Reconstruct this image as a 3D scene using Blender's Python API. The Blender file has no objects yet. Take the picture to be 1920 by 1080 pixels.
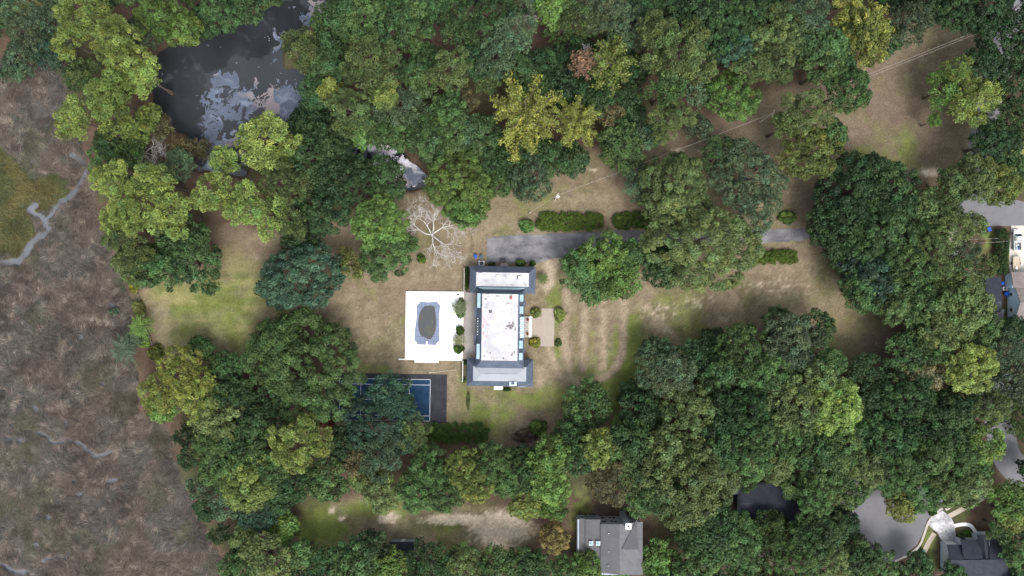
import bpy, math, random
import numpy as np
from mathutils import Vector
# ------------------------------------------------------------------ camera, sky, sun, exposure
SC = bpy.context.scene
COL = SC.collection
CAM_H = 180.0                       # drone height over the lawn
K = CAM_H * 36.0 / 24.0 / 1920.0    # metres on the ground for one photo pixel
cam_d = bpy.data.cameras.new('camera'); cam_d.lens = 24; cam_d.sensor_width = 36
cam_d.clip_start = 1.0; cam_d.clip_end = 9000
cam = bpy.data.objects.new('camera', cam_d); COL.objects.link(cam)
cam.location = (0, 0, CAM_H); cam.rotation_euler = (0, 0, 0)
SC.camera = cam
SUN_EL, SUN_AZ = 56.0, 152.0         # degrees; azimuth counted from +Y (photo up) towards +X (photo right)
wd = bpy.data.worlds.new('World'); SC.world = wd; wd.use_nodes = True
wn = wd.node_tree.nodes; wl = wd.node_tree.links
sky = wn.new('ShaderNodeTexSky'); sky.sky_type = 'NISHITA'; sky.sun_disc = False
sky.sun_elevation = math.radians(SUN_EL); sky.sun_rotation = math.radians(SUN_AZ)
sky.dust_density = 4.0; sky.air_density = 1.0; sky.ozone_density = 1.0
hs = wn.new('ShaderNodeHueSaturation'); hs.inputs['Saturation'].default_value = 0.35
wl.new(sky.outputs[0], hs.inputs['Color']); wl.new(hs.outputs[0], wn['Background'].inputs[0])
wn['Background'].inputs[1].default_value = 0.15
sun_d = bpy.data.lights.new('sun', 'SUN'); sun_d.energy = 1.25; sun_d.angle = math.radians(28)
sun_d.color = (1.0, 0.965, 0.91)
sun = bpy.data.objects.new('sun', sun_d); COL.objects.link(sun)
_e, _a = math.radians(SUN_EL), math.radians(SUN_AZ)
sdir = Vector((math.cos(_e) * math.sin(_a), math.cos(_e) * math.cos(_a), math.sin(_e)))
sun.rotation_euler = sdir.to_track_quat('Z', 'Y').to_euler(); sun.location = sdir * 300
SC.view_settings.view_transform = 'Standard'; SC.view_settings.look = 'None'
SC.view_settings.gamma = 1.0; SC.view_settings.use_curve_mapping = False
SC.view_settings.exposure = 0.95
SC.render.engine = 'CYCLES'
SC.cycles.max_bounces = 5; SC.cycles.transparent_max_bounces = 4
SC.cycles.diffuse_bounces = 2; SC.cycles.glossy_bounces = 2; SC.cycles.transmission_bounces = 3
random.seed(7)
RNG = np.random.default_rng(11)

# ------------------------------------------------------------------ helpers
def P(px, py, z=0.0):
    """photo pixel seen at height z -> world point"""
    f = K * (CAM_H - z) / CAM_H
    return Vector(((px - 960.0) * f, (540.0 - py) * f, z))

_th = math.radians(0.9)
def PE(px, py, z=0.0):
    """the same for the estate, whose walls are turned 0.9 degrees in the photo"""
    dx, dy = px - 930.0, py - 610.0
    return P(930 + dx * math.cos(_th) - dy * math.sin(_th), 610 + dx * math.sin(_th) + dy * math.cos(_th), z)

def tag(o, label=None, cat=None, group=None, kind=None):
    if label: o['label'] = label
    if cat: o['category'] = cat
    if group: o['group'] = group
    if kind: o['kind'] = kind
    return o

def empty(name, loc, label, cat, group=None, rz=0.0):
    o = bpy.data.objects.new(name, None); COL.objects.link(o)
    o.location = loc; o.rotation_euler = (0, 0, rz); o.empty_display_size = 0.3
    return tag(o, label, cat, group)

def link(name, me, mat=None, parent=None, loc=None):
    o = bpy.data.objects.new(name, me); COL.objects.link(o)
    if mat is not None and len(me.materials) == 0: me.materials.append(mat)
    if parent is not None: o.parent = parent
    if loc is not None: o.location = loc
    return o

class MB:
    """collects shapes, then links them as one mesh object"""
    def __init__(s): s.v = []; s.f = []
    def poly(s, pts):
        n = len(s.v); s.v += [tuple(p) for p in pts]; s.f.append(tuple(range(n, n + len(pts)))); return s
    def hexa(s, b, t):
        """b, t: 4 bottom and 4 top points, counter-clockwise seen from above"""
        n = len(s.v); s.v += [tuple(p) for p in b] + [tuple(p) for p in t]
        s.f += [(n+3, n+2, n+1, n), (n+4, n+5, n+6, n+7)]
        for i in range(4):
            j = (i + 1) % 4; s.f.append((n+i, n+j, n+4+j, n+4+i))
        return s
    def box(s, c, size, rz=0.0):
        hx, hy, hz = size[0]/2, size[1]/2, size[2]/2; cs, sn = math.cos(rz), math.sin(rz)
        q = [(-hx, -hy), (hx, -hy), (hx, hy), (-hx, hy)]
        q = [(c[0]+x*cs-y*sn, c[1]+x*sn+y*cs) for x, y in q]
        return s.hexa([(x, y, c[2]-hz) for x, y in q], [(x, y, c[2]+hz) for x, y in q])
    def prism(s, pts, z0, z1):
        """vertical prism on a counter-clockwise outline"""
        n = len(s.v); m = len(pts)
        s.v += [(p[0], p[1], z0) for p in pts] + [(p[0], p[1], z1) for p in pts]
        s.f.append(tuple(range(n+m-1, n-1, -1))); s.f.append(tuple(range(n+m, n+2*m)))
        for i in range(m):
            j = (i+1) % m; s.f.append((n+i, n+j, n+m+j, n+m+i))
        return s
    def tube(s, pts, rad, k=6, cap=True):
        pts = [Vector(p) for p in pts]; n0 = len(s.v); m = len(pts)
        if not hasattr(rad, '__len__'): rad = [rad]*m
        for i, p in enumerate(pts):
            d = (pts[min(i+1, m-1)] - pts[max(i-1, 0)])
            d = d.normalized() if d.length > 1e-6 else Vector((0, 0, 1))
            a = d.cross(Vector((0, 0, 1)))
            if a.length < 1e-3: a = d.cross(Vector((1, 0, 0)))
            a.normalize(); b = d.cross(a)
            for j in range(k):
                t = 2*math.pi*j/k; s.v.append(tuple(p + (a*math.cos(t)+b*math.sin(t))*rad[i]))
        for i in range(m-1):
            for j in range(k):
                q = (j+1) % k; s.f.append((n0+i*k+j, n0+i*k+q, n0+(i+1)*k+q, n0+(i+1)*k+j))
        if cap:
            s.f.append(tuple(range(n0+k-1, n0-1, -1))); s.f.append(tuple(range(n0+(m-1)*k, n0+m*k)))
        return s
    def mesh(s, name, off=(0, 0, 0)):
        me = bpy.data.meshes.new(name)
        me.from_pydata([(x-off[0], y-off[1], z-off[2]) for x, y, z in s.v], [], s.f); me.update(); return me
    def build(s, name, mat, parent=None, smooth=False, local=False, grand=False, bevel=0.0):
        off = (0, 0, 0)
        if parent is not None and not local:
            off = parent.location if parent.type == 'EMPTY' else (parent.parent.location if parent.parent else (0, 0, 0))
        o = link(name, s.mesh(name, off), mat, parent)
        if smooth:
            for p in o.data.polygons: p.use_smooth = True
        if bevel:
            b = o.modifiers.new('bevel', 'BEVEL'); b.width = bevel; b.segments = 2; b.limit_method = 'ANGLE'
        return o

# --- value noise on arrays
def vnoise(x, y, seed):
    r = np.random.default_rng(seed).random((256, 256))
    xi = np.floor(x).astype(int); yi = np.floor(y).astype(int); fx = x-xi; fy = y-yi
    fx = fx*fx*(3-2*fx); fy = fy*fy*(3-2*fy)
    g = lambda a, b: r[a % 256, b % 256]
    return (g(xi, yi)*(1-fx)+g(xi+1, yi)*fx)*(1-fy)+(g(xi, yi+1)*(1-fx)+g(xi+1, yi+1)*fx)*fy
def fbm(x, y, seed, oct=4):
    v = 0; a = 0.5; t = 0
    for i in range(oct):
        v = v + a*vnoise(x*2**i+17*i, y*2**i+31*i, seed+i); t += a; a *= 0.5
    return v/t
def inpoly(x, y, poly):
    c = np.zeros(x.shape, bool); n = len(poly)
    for i in range(n):
        x1, y1 = poly[i]; x2, y2 = poly[i-1]
        if y1 == y2: continue
        k = ((y1 > y) != (y2 > y)) & (x < (x2-x1)*(y-y1)/(y2-y1)+x1); c ^= k
    return c
def polydist(x, y, pts):
    d = np.full(x.shape, 1e9)
    for (x1, y1), (x2, y2) in zip(pts[:-1], pts[1:]):
        dx, dy = x2-x1, y2-y1; L = dx*dx+dy*dy+1e-9
        t = np.clip(((x-x1)*dx+(y-y1)*dy)/L, 0, 1)
        d = np.minimum(d, np.hypot(x-x1-t*dx, y-y1-t*dy))
    return d
def sstep(a, b, x):
    t = np.clip((x-a)/(b-a), 0, 1); return t*t*(3-2*t)
def spline(pts, n=8):
    out = []
    for i in range(len(pts)-1):
        p0, p1, p2, p3 = pts[max(i-1, 0)], pts[i], pts[i+1], pts[min(i+2, len(pts)-1)]
        for j in range(n):
            t = j/n
            out.append(tuple(0.5*((2*b)+(c-a)*t+(2*a-5*b+4*c-d)*t*t+(-a+3*b-3*c+d)*t**3) for a, b, c, d in zip(p0, p1, p2, p3)))
    out.append(tuple(pts[-1])); return out

# ------------------------------------------------------------------ materials
def mat(name, col, rough=0.8, var=0.15, scale=3.0, bump=0.0, bscale=20.0, spec=0.3, metal=0.0, col2=None, detail=4.0, lo=0.35, hi=0.65):
    m = bpy.data.materials.new(name); m.use_nodes = True
    n, l = m.node_tree.nodes, m.node_tree.links; b = n['Principled BSDF']
    b.inputs['Roughness'].default_value = rough; b.inputs['Metallic'].default_value = metal
    b.inputs['Specular IOR Level'].default_value = spec
    tc = n.new('ShaderNodeTexCoord')
    nz = n.new('ShaderNodeTexNoise'); nz.inputs['Scale'].default_value = scale; nz.inputs['Detail'].default_value = detail
    l.new(tc.outputs['Object'], nz.inputs['Vector'])
    rp = n.new('ShaderNodeValToRGB'); l.new(nz.outputs['Fac'], rp.inputs['Fac'])
    c2 = col2 or tuple(min(1, c*(1+var)) for c in col)
    c1 = tuple(c*(1-var) for c in col) if col2 is None else col
    rp.color_ramp.elements[0].position = lo; rp.color_ramp.elements[0].color = (*c1, 1)
    rp.color_ramp.elements[1].position = hi; rp.color_ramp.elements[1].color = (*c2, 1)
    l.new(rp.outputs[0], b.inputs['Base Color'])
    if bump:
        n2 = n.new('ShaderNodeTexNoise'); n2.inputs['Scale'].default_value = bscale; n2.inputs['Detail'].default_value = 5
        l.new(tc.outputs['Object'], n2.inputs['Vector'])
        bp = n.new('ShaderNodeBump'); bp.inputs['Strength'].default_value = bump; bp.inputs['Distance'].default_value = 0.05
        l.new(n2.outputs['Fac'], bp.inputs['Height']); l.new(bp.outputs[0], b.inputs['Normal'])
    return m

def layered(name, base, layers, rough=0.85, spec=0.12, bump=0.15, bscale=15.0, brick=None):
    """base colour, then (colour, noise scale, lo, hi, strength, stretch) noise stains mixed over it"""
    m = bpy.data.materials.new(name); m.use_nodes = True
    n, l = m.node_tree.nodes, m.node_tree.links; b = n['Principled BSDF']
    b.inputs['Roughness'].default_value = rough; b.inputs['Specular IOR Level'].default_value = spec
    tc = n.new('ShaderNodeTexCoord'); cur = None
    if brick:
        br = n.new('ShaderNodeTexBrick'); l.new(tc.outputs['Object'], br.inputs['Vector'])
        br.inputs['Color1'].default_value = (*base, 1); br.inputs['Color2'].default_value = (*[c*brick[2] for c in base], 1)
        br.inputs['Mortar'].default_value = (*brick[1], 1); br.inputs['Scale'].default_value = 1.0
        br.inputs['Brick Width'].default_value = brick[0]; br.inputs['Row Height'].default_value = brick[0]*brick[3]
        br.inputs['Mortar Size'].default_value = brick[4]; br.offset = 0.0 if brick[3] == 1 else 0.5
        cur = br.outputs['Color']
    for i, (c, sc, lo, hi, st, stretch) in enumerate(layers):
        mp = n.new('ShaderNodeMapping'); mp.inputs['Scale'].default_value = (*stretch, 1); mp.inputs['Location'].default_value = (i*7.3, i*3.1, 0)
        l.new(tc.outputs['Object'], mp.inputs['Vector'])
        nz = n.new('ShaderNodeTexNoise'); nz.inputs['Scale'].default_value = sc; nz.inputs['Detail'].default_value = 6; nz.inputs['Roughness'].default_value = 0.6
        l.new(mp.outputs[0], nz.inputs['Vector'])
        mr = n.new('ShaderNodeMapRange'); mr.inputs['From Min'].default_value = lo; mr.inputs['From Max'].default_value = hi; mr.inputs['To Max'].default_value = st
        l.new(nz.outputs['Fac'], mr.inputs['Value'])
        mx = n.new('ShaderNodeMix'); mx.data_type = 'RGBA'; l.new(mr.outputs[0], mx.inputs['Factor'])
        if cur is None: mx.inputs['A'].default_value = (*base, 1)
        else: l.new(cur, mx.inputs['A'])
        mx.inputs['B'].default_value = (*c, 1); cur = mx.outputs['Result']
    l.new(cur, b.inputs['Base Color'])
    n2 = n.new('ShaderNodeTexNoise'); n2.inputs['Scale'].default_value = bscale; l.new(tc.outputs['Object'], n2.inputs['Vector'])
    bp = n.new('ShaderNodeBump'); bp.inputs['Strength'].default_value = bump; bp.inputs['Distance'].default_value = 0.04
    l.new(n2.outputs['Fac'], bp.inputs['Height']); l.new(bp.outputs[0], b.inputs['Normal'])
    return m

def attr_mat(name, attr, nscale=3.0, namt=0.35, rough=0.95, bump=0.6, bscale=5.0):
    m = bpy.data.materials.new(name); m.use_nodes = True
    n, l = m.node_tree.nodes, m.node_tree.links; b = n['Principled BSDF']
    b.inputs['Roughness'].default_value = rough; b.inputs['Specular IOR Level'].default_value = 0.1
    a = n.new('ShaderNodeAttribute'); a.attribute_name = attr
    tc = n.new('ShaderNodeTexCoord')
    cur = a.outputs['Color']
    for sc, am in ((nscale, namt), (nscale*0.22, namt*0.6), (nscale*3.5, namt*0.7)):
        nz = n.new('ShaderNodeTexNoise'); nz.inputs['Scale'].default_value = sc; nz.inputs['Detail'].default_value = 6; nz.inputs['Roughness'].default_value = 0.65
        l.new(tc.outputs['Object'], nz.inputs['Vector'])
        mr = n.new('ShaderNodeMapRange'); mr.inputs['From Min'].default_value = 0.3; mr.inputs['From Max'].default_value = 0.7
        mr.inputs['To Min'].default_value = 1-am; mr.inputs['To Max'].default_value = 1+am
        l.new(nz.outputs['Fac'], mr.inputs['Value'])
        mx = n.new('ShaderNodeVectorMath'); mx.operation = 'SCALE'
        l.new(cur, mx.inputs[0]); l.new(mr.outputs[0], mx.inputs['Scale']); cur = mx.outputs[0]
    l.new(cur, b.inputs['Base Color'])
    n2 = n.new('ShaderNodeTexNoise'); n2.inputs['Scale'].default_value = bscale; n2.inputs['Detail'].default_value = 6
    l.new(tc.outputs['Object'], n2.inputs['Vector'])
    bp = n.new('ShaderNodeBump'); bp.inputs['Strength'].default_value = bump; bp.inputs['Distance'].default_value = 0.1
    l.new(n2.outputs['Fac'], bp.inputs['Height']); l.new(bp.outputs[0], b.inputs['Normal'])
    return m

def leaf_mat():
    m = bpy.data.materials.new('foliage'); m.use_nodes = True
    n, l = m.node_tree.nodes, m.node_tree.links; b = n['Principled BSDF']
    b.inputs['Roughness'].default_value = 0.55; b.inputs['Specular IOR Level'].default_value = 0.25
    a = n.new('ShaderNodeAttribute'); a.attribute_name = 'tint'
    oi = n.new('ShaderNodeObjectInfo')
    mx = n.new('ShaderNodeVectorMath'); mx.operation = 'MULTIPLY'
    l.new(a.outputs['Color'], mx.inputs[0]); l.new(oi.outputs['Color'], mx.inputs[1])
    l.new(mx.outputs[0], b.inputs['Base Color'])
    tr = n.new('ShaderNodeBsdfTranslucent'); l.new(mx.outputs[0], tr.inputs['Color'])
    ms = n.new('ShaderNodeMixShader'); ms.inputs[0].default_value = 0.34
    l.new(b.outputs[0], ms.inputs[1]); l.new(tr.outputs[0], ms.inputs[2]); l.new(ms.outputs[0], n['Material Output'].inputs['Surface'])
    return m

M = {}
M['leaf'] = leaf_mat()
M['ground'] = attr_mat('ground_cover', 'col', 2.2, 0.30, bump=0.5, bscale=4.0)
M['reed'] = attr_mat('dead_reed', 'col', 6.0, 0.15, bump=0.0)
M['bark'] = mat('bark', (0.12, 0.095, 0.075), 0.9, 0.35, 6.0, 0.6, 12.0)
M['deadwood'] = mat('dead_wood', (0.48, 0.47, 0.455), 0.85, 0.25, 4.0, 0.3, 15.0)
M['asphalt'] = layered('old_asphalt', (0.115, 0.115, 0.13), [((0.24, 0.235, 0.24), 0.22, 0.42, 0.68, 0.9, (1, 1)), ((0.055, 0.055, 0.07), 0.35, 0.52, 0.7, 0.85, (0.6, 1.6)), ((0.3, 0.29, 0.28), 1.6, 0.58, 0.8, 0.5, (1, 1)), ((0.05, 0.05, 0.055), 2.5, 0.62, 0.75, 0.5, (1, 0.4))])
M['road'] = layered('street_asphalt', (0.145, 0.145, 0.158), [((0.185, 0.185, 0.195), 0.15, 0.4, 0.7, 0.7, (1, 1)), ((0.095, 0.095, 0.108), 0.5, 0.55, 0.75, 0.5, (1, 1)), ((0.22, 0.215, 0.21), 4, 0.6, 0.8, 0.3, (1, 1))])
M['concrete'] = layered('pale_concrete', (0.50, 0.47, 0.42), [((0.36, 0.34, 0.31), 0.5, 0.5, 0.75, 0.7, (1, 1)), ((0.62, 0.6, 0.55), 1.5, 0.5, 0.75, 0.6, (1, 1))], brick=(1.5, (0.36, 0.33, 0.3), 0.95, 1, 0.012))
M['slab'] = layered('beige_paving', (0.335, 0.29, 0.25), [((0.29, 0.255, 0.22), 0.8, 0.5, 0.75, 0.6, (1, 1)), ((0.38, 0.34, 0.30), 2.5, 0.55, 0.8, 0.5, (1, 1))], brick=(0.6, (0.27, 0.235, 0.2), 0.93, 1, 0.02))
M['patio'] = layered('grey_brick_paving', (0.40, 0.37, 0.34), [((0.25, 0.235, 0.22), 0.7, 0.48, 0.72, 0.8, (1, 1)), ((0.5, 0.46, 0.42), 2.5, 0.5, 0.8, 0.6, (1, 1))], brick=(0.4, (0.28, 0.26, 0.24), 0.88, 0.5, 0.02))
M['deck'] = layered('white_deck_paint', (0.86, 0.86, 0.85), [((0.8, 0.8, 0.8), 0.8, 0.5, 0.8, 0.5, (1, 1))], brick=(1.0, (0.78, 0.78, 0.78), 0.99, 1, 0.012), bump=0.05)
M['white'] = mat('white_paint', (0.78, 0.78, 0.77), 0.6, 0.05, 2.0)
M['shingle'] = layered('slate_blue_shingle', (0.085, 0.108, 0.15), [((0.115, 0.14, 0.185), 0.5, 0.45, 0.7, 0.8, (1, 1)), ((0.05, 0.065, 0.085), 1.5, 0.55, 0.75, 0.7, (1.5, 0.5)), ((0.16, 0.19, 0.23), 6, 0.6, 0.8, 0.4, (1, 1))], brick=(0.9, (0.06, 0.075, 0.105), 0.9, 0.25, 0.02))
M['membrane'] = layered('white_roof_membrane', (0.47, 0.465, 0.485), [((0.35, 0.35, 0.38), 0.22, 0.47, 0.64, 0.85, (1, 1)), ((0.25, 0.24, 0.255), 0.55, 0.57, 0.72, 0.9, (1, 1.3)), ((0.15, 0.14, 0.145), 1.6, 0.61, 0.74, 0.85, (1.4, 1)), ((0.41, 0.405, 0.43), 1.2, 0.5, 0.7, 0.55, (1, 1))], bump=0.05)
M['metalroof'] = layered('pale_metal_roof', (0.29, 0.315, 0.345), [((0.24, 0.26, 0.29), 0.4, 0.45, 0.75, 0.7, (1, 1)), ((0.33, 0.355, 0.385), 2.0, 0.5, 0.8, 0.6, (1, 0.3))], rough=0.5, bump=0.05)
M['patina'] = layered('copper_patina', (0.30, 0.42, 0.48), [((0.20, 0.30, 0.34), 0.9, 0.45, 0.7, 0.8, (1, 1)), ((0.44, 0.55, 0.60), 3.0, 0.5, 0.75, 0.6, (1, 1)), ((0.13, 0.16, 0.18), 1.7, 0.6, 0.75, 0.6, (1, 1))], rough=0.6)
M['grime'] = mat('roof_grime', (0.17, 0.155, 0.155), 0.9, 0.5, 2.0)
M['pinkstain'] = mat('pink_stain', (0.46, 0.33, 0.36), 0.9, 0.12, 2.0)
M['brick'] = layered('red_brick', (0.30, 0.16, 0.12), [((0.22, 0.12, 0.1), 1.0, 0.45, 0.7, 0.7, (1, 1))], brick=(0.22, (0.4, 0.37, 0.33), 0.8, 0.34, 0.01))
M['glass'] = mat('window_glass', (0.05, 0.07, 0.09), 0.08, 0.1, 1.0, spec=0.6)
M['skyglass'] = mat('pale_blue_glazing', (0.30, 0.45, 0.55), 0.15, 0.2, 1.5, spec=0.6)
M['greyroof'] = layered('grey_asphalt_shingle', (0.120, 0.120, 0.130), [((0.155, 0.154, 0.163), 0.4, 0.45, 0.7, 0.8, (1, 1)), ((0.10, 0.10, 0.11), 0.9, 0.5, 0.75, 0.7, (0.5, 1.8)), ((0.28, 0.27, 0.275), 5, 0.6, 0.8, 0.4, (1, 1))], brick=(0.9, (0.15, 0.147, 0.155), 0.92, 0.25, 0.02))
M['darkroof'] = layered('charcoal_shingle', (0.030, 0.035, 0.047), [((0.045, 0.052, 0.066), 0.5, 0.45, 0.7, 0.8, (1, 1)), ((0.02, 0.023, 0.03), 1.2, 0.5, 0.75, 0.7, (1, 1))], brick=(0.9, (0.04, 0.045, 0.06), 0.9, 0.25, 0.02))
M['brownroof'] = layered('taupe_shingle', (0.20, 0.17, 0.165), [((0.26, 0.225, 0.215), 0.5, 0.45, 0.7, 0.8, (1, 1)), ((0.14, 0.12, 0.12), 1.2, 0.5, 0.75, 0.6, (1, 1))], brick=(0.9, (0.15, 0.13, 0.125), 0.92, 0.25, 0.02))
M['bluesiding'] = layered('pale_blue_siding', (0.50, 0.66, 0.74), [((0.45, 0.6, 0.69), 1.0, 0.45, 0.7, 0.6, (1, 1))], rough=0.7)
M['greysiding'] = layered('blue_grey_siding', (0.36, 0.41, 0.46), [((0.29, 0.33, 0.38), 1.0, 0.45, 0.7, 0.6, (1, 1))], rough=0.7)
M['palesiding'] = layered('pale_grey_siding', (0.46, 0.53, 0.60), [((0.38, 0.45, 0.52), 1.0, 0.45, 0.7, 0.6, (1, 1))], rough=0.7)
M['courtblack'] = layered('black_court_surface', (0.032, 0.032, 0.040), [((0.055, 0.055, 0.066), 0.3, 0.45, 0.7, 0.8, (1, 1)), ((0.11, 0.13, 0.16), 0.9, 0.6, 0.75, 0.6, (1, 1))])
M['courtblue'] = layered('blue_court_surface', (0.012, 0.036, 0.080), [((0.020, 0.050, 0.10), 0.3, 0.45, 0.7, 0.8, (1, 1)), ((0.035, 0.07, 0.12), 0.8, 0.58, 0.75, 0.6, (1, 1)), ((0.008, 0.02, 0.045), 0.6, 0.55, 0.7, 0.6, (1, 1))])
M['courtline'] = layered('worn_white_line', (0.62, 0.64, 0.70), [((0.35, 0.40, 0.48), 1.5, 0.5, 0.75, 0.6, (1, 1))])
M['cover'] = layered('blue_grey_pool_cover', (0.17, 0.20, 0.29), [((0.215, 0.25, 0.35), 0.35, 0.42, 0.7, 0.9, (1, 1)), ((0.13, 0.15, 0.21), 1.0, 0.55, 0.75, 0.6, (1, 1))], rough=0.7)
M['strap'] = mat('dark_strap', (0.09, 0.10, 0.14), 0.8, 0.1)
M['puddle'] = layered('murky_puddle', (0.062, 0.067, 0.070), [((0.095, 0.086, 0.058), 0.35, 0.52, 0.68, 0.75, (1, 0.7)), ((0.075, 0.08, 0.085), 0.5, 0.55, 0.75, 0.7, (1, 1))], rough=0.2, bump=0.0, spec=0.4)
M['black'] = mat('black_plastic', (0.02, 0.02, 0.025), 0.5, 0.2)
M['dark'] = mat('dark_grey_metal', (0.07, 0.075, 0.085), 0.5, 0.2)
M['grey'] = mat('grey_metal', (0.35, 0.36, 0.37), 0.45, 0.12, metal=0.2)
M['bluebin'] = mat('blue_plastic', (0.015, 0.08, 0.42), 0.35, 0.15, 1.0)
M['slatebin'] = mat('slate_plastic', (0.05, 0.09, 0.14), 0.45, 0.15, 1.0)
M['terracotta'] = mat('terracotta', (0.30, 0.09, 0.07), 0.8, 0.15)
M['wood'] = mat('weathered_wood', (0.23, 0.19, 0.15), 0.9, 0.25, 3.0, 0.3)
M['palewood'] = mat('bleached_wood', (0.50, 0.46, 0.40), 0.9, 0.15, 3.0)
M['wire'] = mat('pale_wire', (0.50, 0.48, 0.46), 0.6, 0.05)
M['tyre'] = mat('tyre_rubber', (0.025, 0.025, 0.025), 0.8, 0.1)
M['carwhite'] = mat('white_car_paint', (0.75, 0.76, 0.77), 0.25, 0.03, spec=0.5)
M['carblack'] = mat('black_car_paint', (0.015, 0.017, 0.02), 0.2, 0.1, spec=0.5)
M['carblue'] = mat('blue_car_paint', (0.03, 0.10, 0.32), 0.25, 0.1, spec=0.5)
M['sandbed'] = mat('plywood_bed', (0.42, 0.35, 0.27), 0.85, 0.15, 2.0)
M['kerb'] = layered('kerb_concrete', (0.42, 0.40, 0.37), [((0.30, 0.285, 0.26), 0.8, 0.5, 0.75, 0.6, (1, 1))])
M['walk'] = layered('sandy_pavement', (0.42, 0.37, 0.30), [((0.30, 0.26, 0.2), 0.8, 0.48, 0.7, 0.7, (1, 1))])
M['drive'] = layered('wet_white_concrete', (0.50, 0.50, 0.505), [((0.25, 0.25, 0.27), 0.30, 0.45, 0.55, 0.85, (1, 1)), ((0.14, 0.14, 0.155), 0.8, 0.55, 0.64, 0.8, (1, 1)), ((0.78, 0.78, 0.78), 1.5, 0.5, 0.75, 0.4, (1, 1))])

def water_mat(name, c, rough, ior):
    m = mat(name, c, rough, 0.25, 0.08, spec=0.5)
    b = m.node_tree.nodes['Principled BSDF']; b.inputs['IOR'].default_value = ior
    return m
M['water'] = water_mat('murky_water', (0.026, 0.029, 0.034), 0.03, 1.60)
M['mudwater'] = water_mat('tidal_water', (0.115, 0.12, 0.135), 0.15, 1.5)

# ------------------------------------------------------------------ outlines in photo pixels
MARSH = [(-900, 105), (0, 110), (60, 118), (110, 112), (122, 200), (165, 300), (178, 420), (228, 520), (252, 570), (232, 640), (262, 700), (256, 770), (312, 800), (332, 880), (368, 960), (395, 1020), (440, 1100), (470, 1900), (-900, 1900)]
MARSHGREEN = [(-300, 240), (0, 280), (40, 318), (62, 335), (135, 336), (127, 368), (108, 376), (88, 388), (58, 398), (48, 404), (72, 438), (42, 474), (0, 482), (-300, 560)]
CREEKS = [([(-120, 520), (0, 494), (34, 490), (58, 452), (86, 432), (76, 408), (50, 396), (62, 384)], 8), ([(80, 420), (98, 392), (112, 378), (132, 366), (150, 340), (158, 310), (130, 290)], 7),
          ([(0, 822), (40, 828)], 3), ([(66, 815), (82, 818), (98, 832), (114, 832)], 4.5), ([(124, 828), (150, 838), (168, 854), (190, 854), (206, 848)], 4),
          ([(-40, 1060), (0, 1064), (20, 1074), (48, 1078)], 6), ([(78, 1056), (110, 1048), (126, 1040)], 2.5), ([(58, 1030), (62, 1026)], 5), ([(84, 970), (85, 972)], 5), ([(143, 882), (146, 883)], 4), ([(133, 902), (138, 903)], 3.5), ([(198, 907), (214, 902)], 3.5), ([(143, 928), (148, 926)], 3.5), ([(188, 722), (194, 724)], 4.5), ([(146, 632), (150, 636)], 3.5), ([(24, 790), (18, 802)], 3), ([(204, 575), (212, 582)], 5), ([(120, 795), (122, 798)], 3), ([(60, 765), (66, 768)], 4)]
POND = [(282, 140), (288, 102), (330, 76), (385, 55), (430, 42), (480, 22), (535, -2), (560, -40), (570, -150), (660, -150), (650, -60), (622, 2), (602, 34), (560, 66), (530, 92), (522, 130), (562, 138), (574, 178), (572, 214), (620, 232), (680, 252), (760, 284), (818, 334), (808, 346), (764, 346), (700, 322), (640, 288), (560, 262), (500, 250), (452, 262), (464, 310), (462, 328), (412, 322), (372, 318), (356, 262), (310, 236), (284, 192)]
LAWN = [(262, 545), (320, 505), (405, 470), (412, 415), (480, 440), (560, 430), (620, 405), (700, 370), (760, 350), (830, 352), (900, 360), (1000, 345), (1050, 318), (1105, 275), (1200, 262), (1330, 225), (1440, 165), (1560, 140), (1615, 100), (1690, 50), (1760, 30), (1880, 40), (1850, 200), (1835, 300), (1800, 360), (1700, 335), (1600, 330), (1530, 340), (1555, 500), (1610, 575), (1690, 630), (1650, 690), (1570, 700), (1500, 640), (1400, 660), (1300, 670), (1235, 680), (1190, 730), (1150, 800), (1000, 840), (930, 835), (850, 812), (640, 812), (590, 805), (630, 700), (650, 640), (600, 590), (480, 600), (460, 670), (400, 700), (300, 670), (278, 600)]
CLEAR2 = [(545, 985), (590, 950), (650, 930), (750, 940), (860, 945), (960, 955), (1020, 985), (970, 1040), (840, 1015), (720, 1025), (600, 1040), (560, 1020)]
GREEN = [(395, 590, 120, 85, .62), (330, 560, 70, 60, .4), (1190, 670, 30, 90, .9), (1150, 745, 100, 38, .95), (1050, 745, 70, 35, .7), (900, 785, 80, 30, .6), (868, 730, 18, 60, .55), (1105, 700, 70, 40, .55), (1186, 600, 9, 14, .9), (1330, 615, 90, 40, .3), (1560, 640, 22, 80, .55), (1042, 655, 12, 30, .85), (1040, 560, 18, 22, .7), (1000, 388, 110, 34, .4), (1640, 300, 60, 26, .45), (1700, 290, 20, 40, .5), (40, 8, 60, 30, 1.2), (1905, 290, 40, 60, 1.2), (1850, 455, 40, 50, .9), (1900, 470, 40, 60, 1.0), (600, 990, 70, 45, 1.0), (690, 955, 90, 24, .7), (800, 985, 60, 25, .55), (1090, 965, 30, 50, 1.1), (1840, 965, 50, 30, .55), (1740, 1030, 22, 70, 1.0), (1812, 1005, 14, 9, 1.1), (1260, 560, 60, 14, .25), (720, 690, 60, 8, .35), (1046, 600, 14, 60, .4), (1230, 640, 60, 20, .4), (1500, 560, 90, 20, .3), (1155, 640, 6, 24, .9), (960, 745, 60, 14, .35), (760, 600, 10, 10, .3), (1010, 700, 14, 60, .4)]
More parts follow.
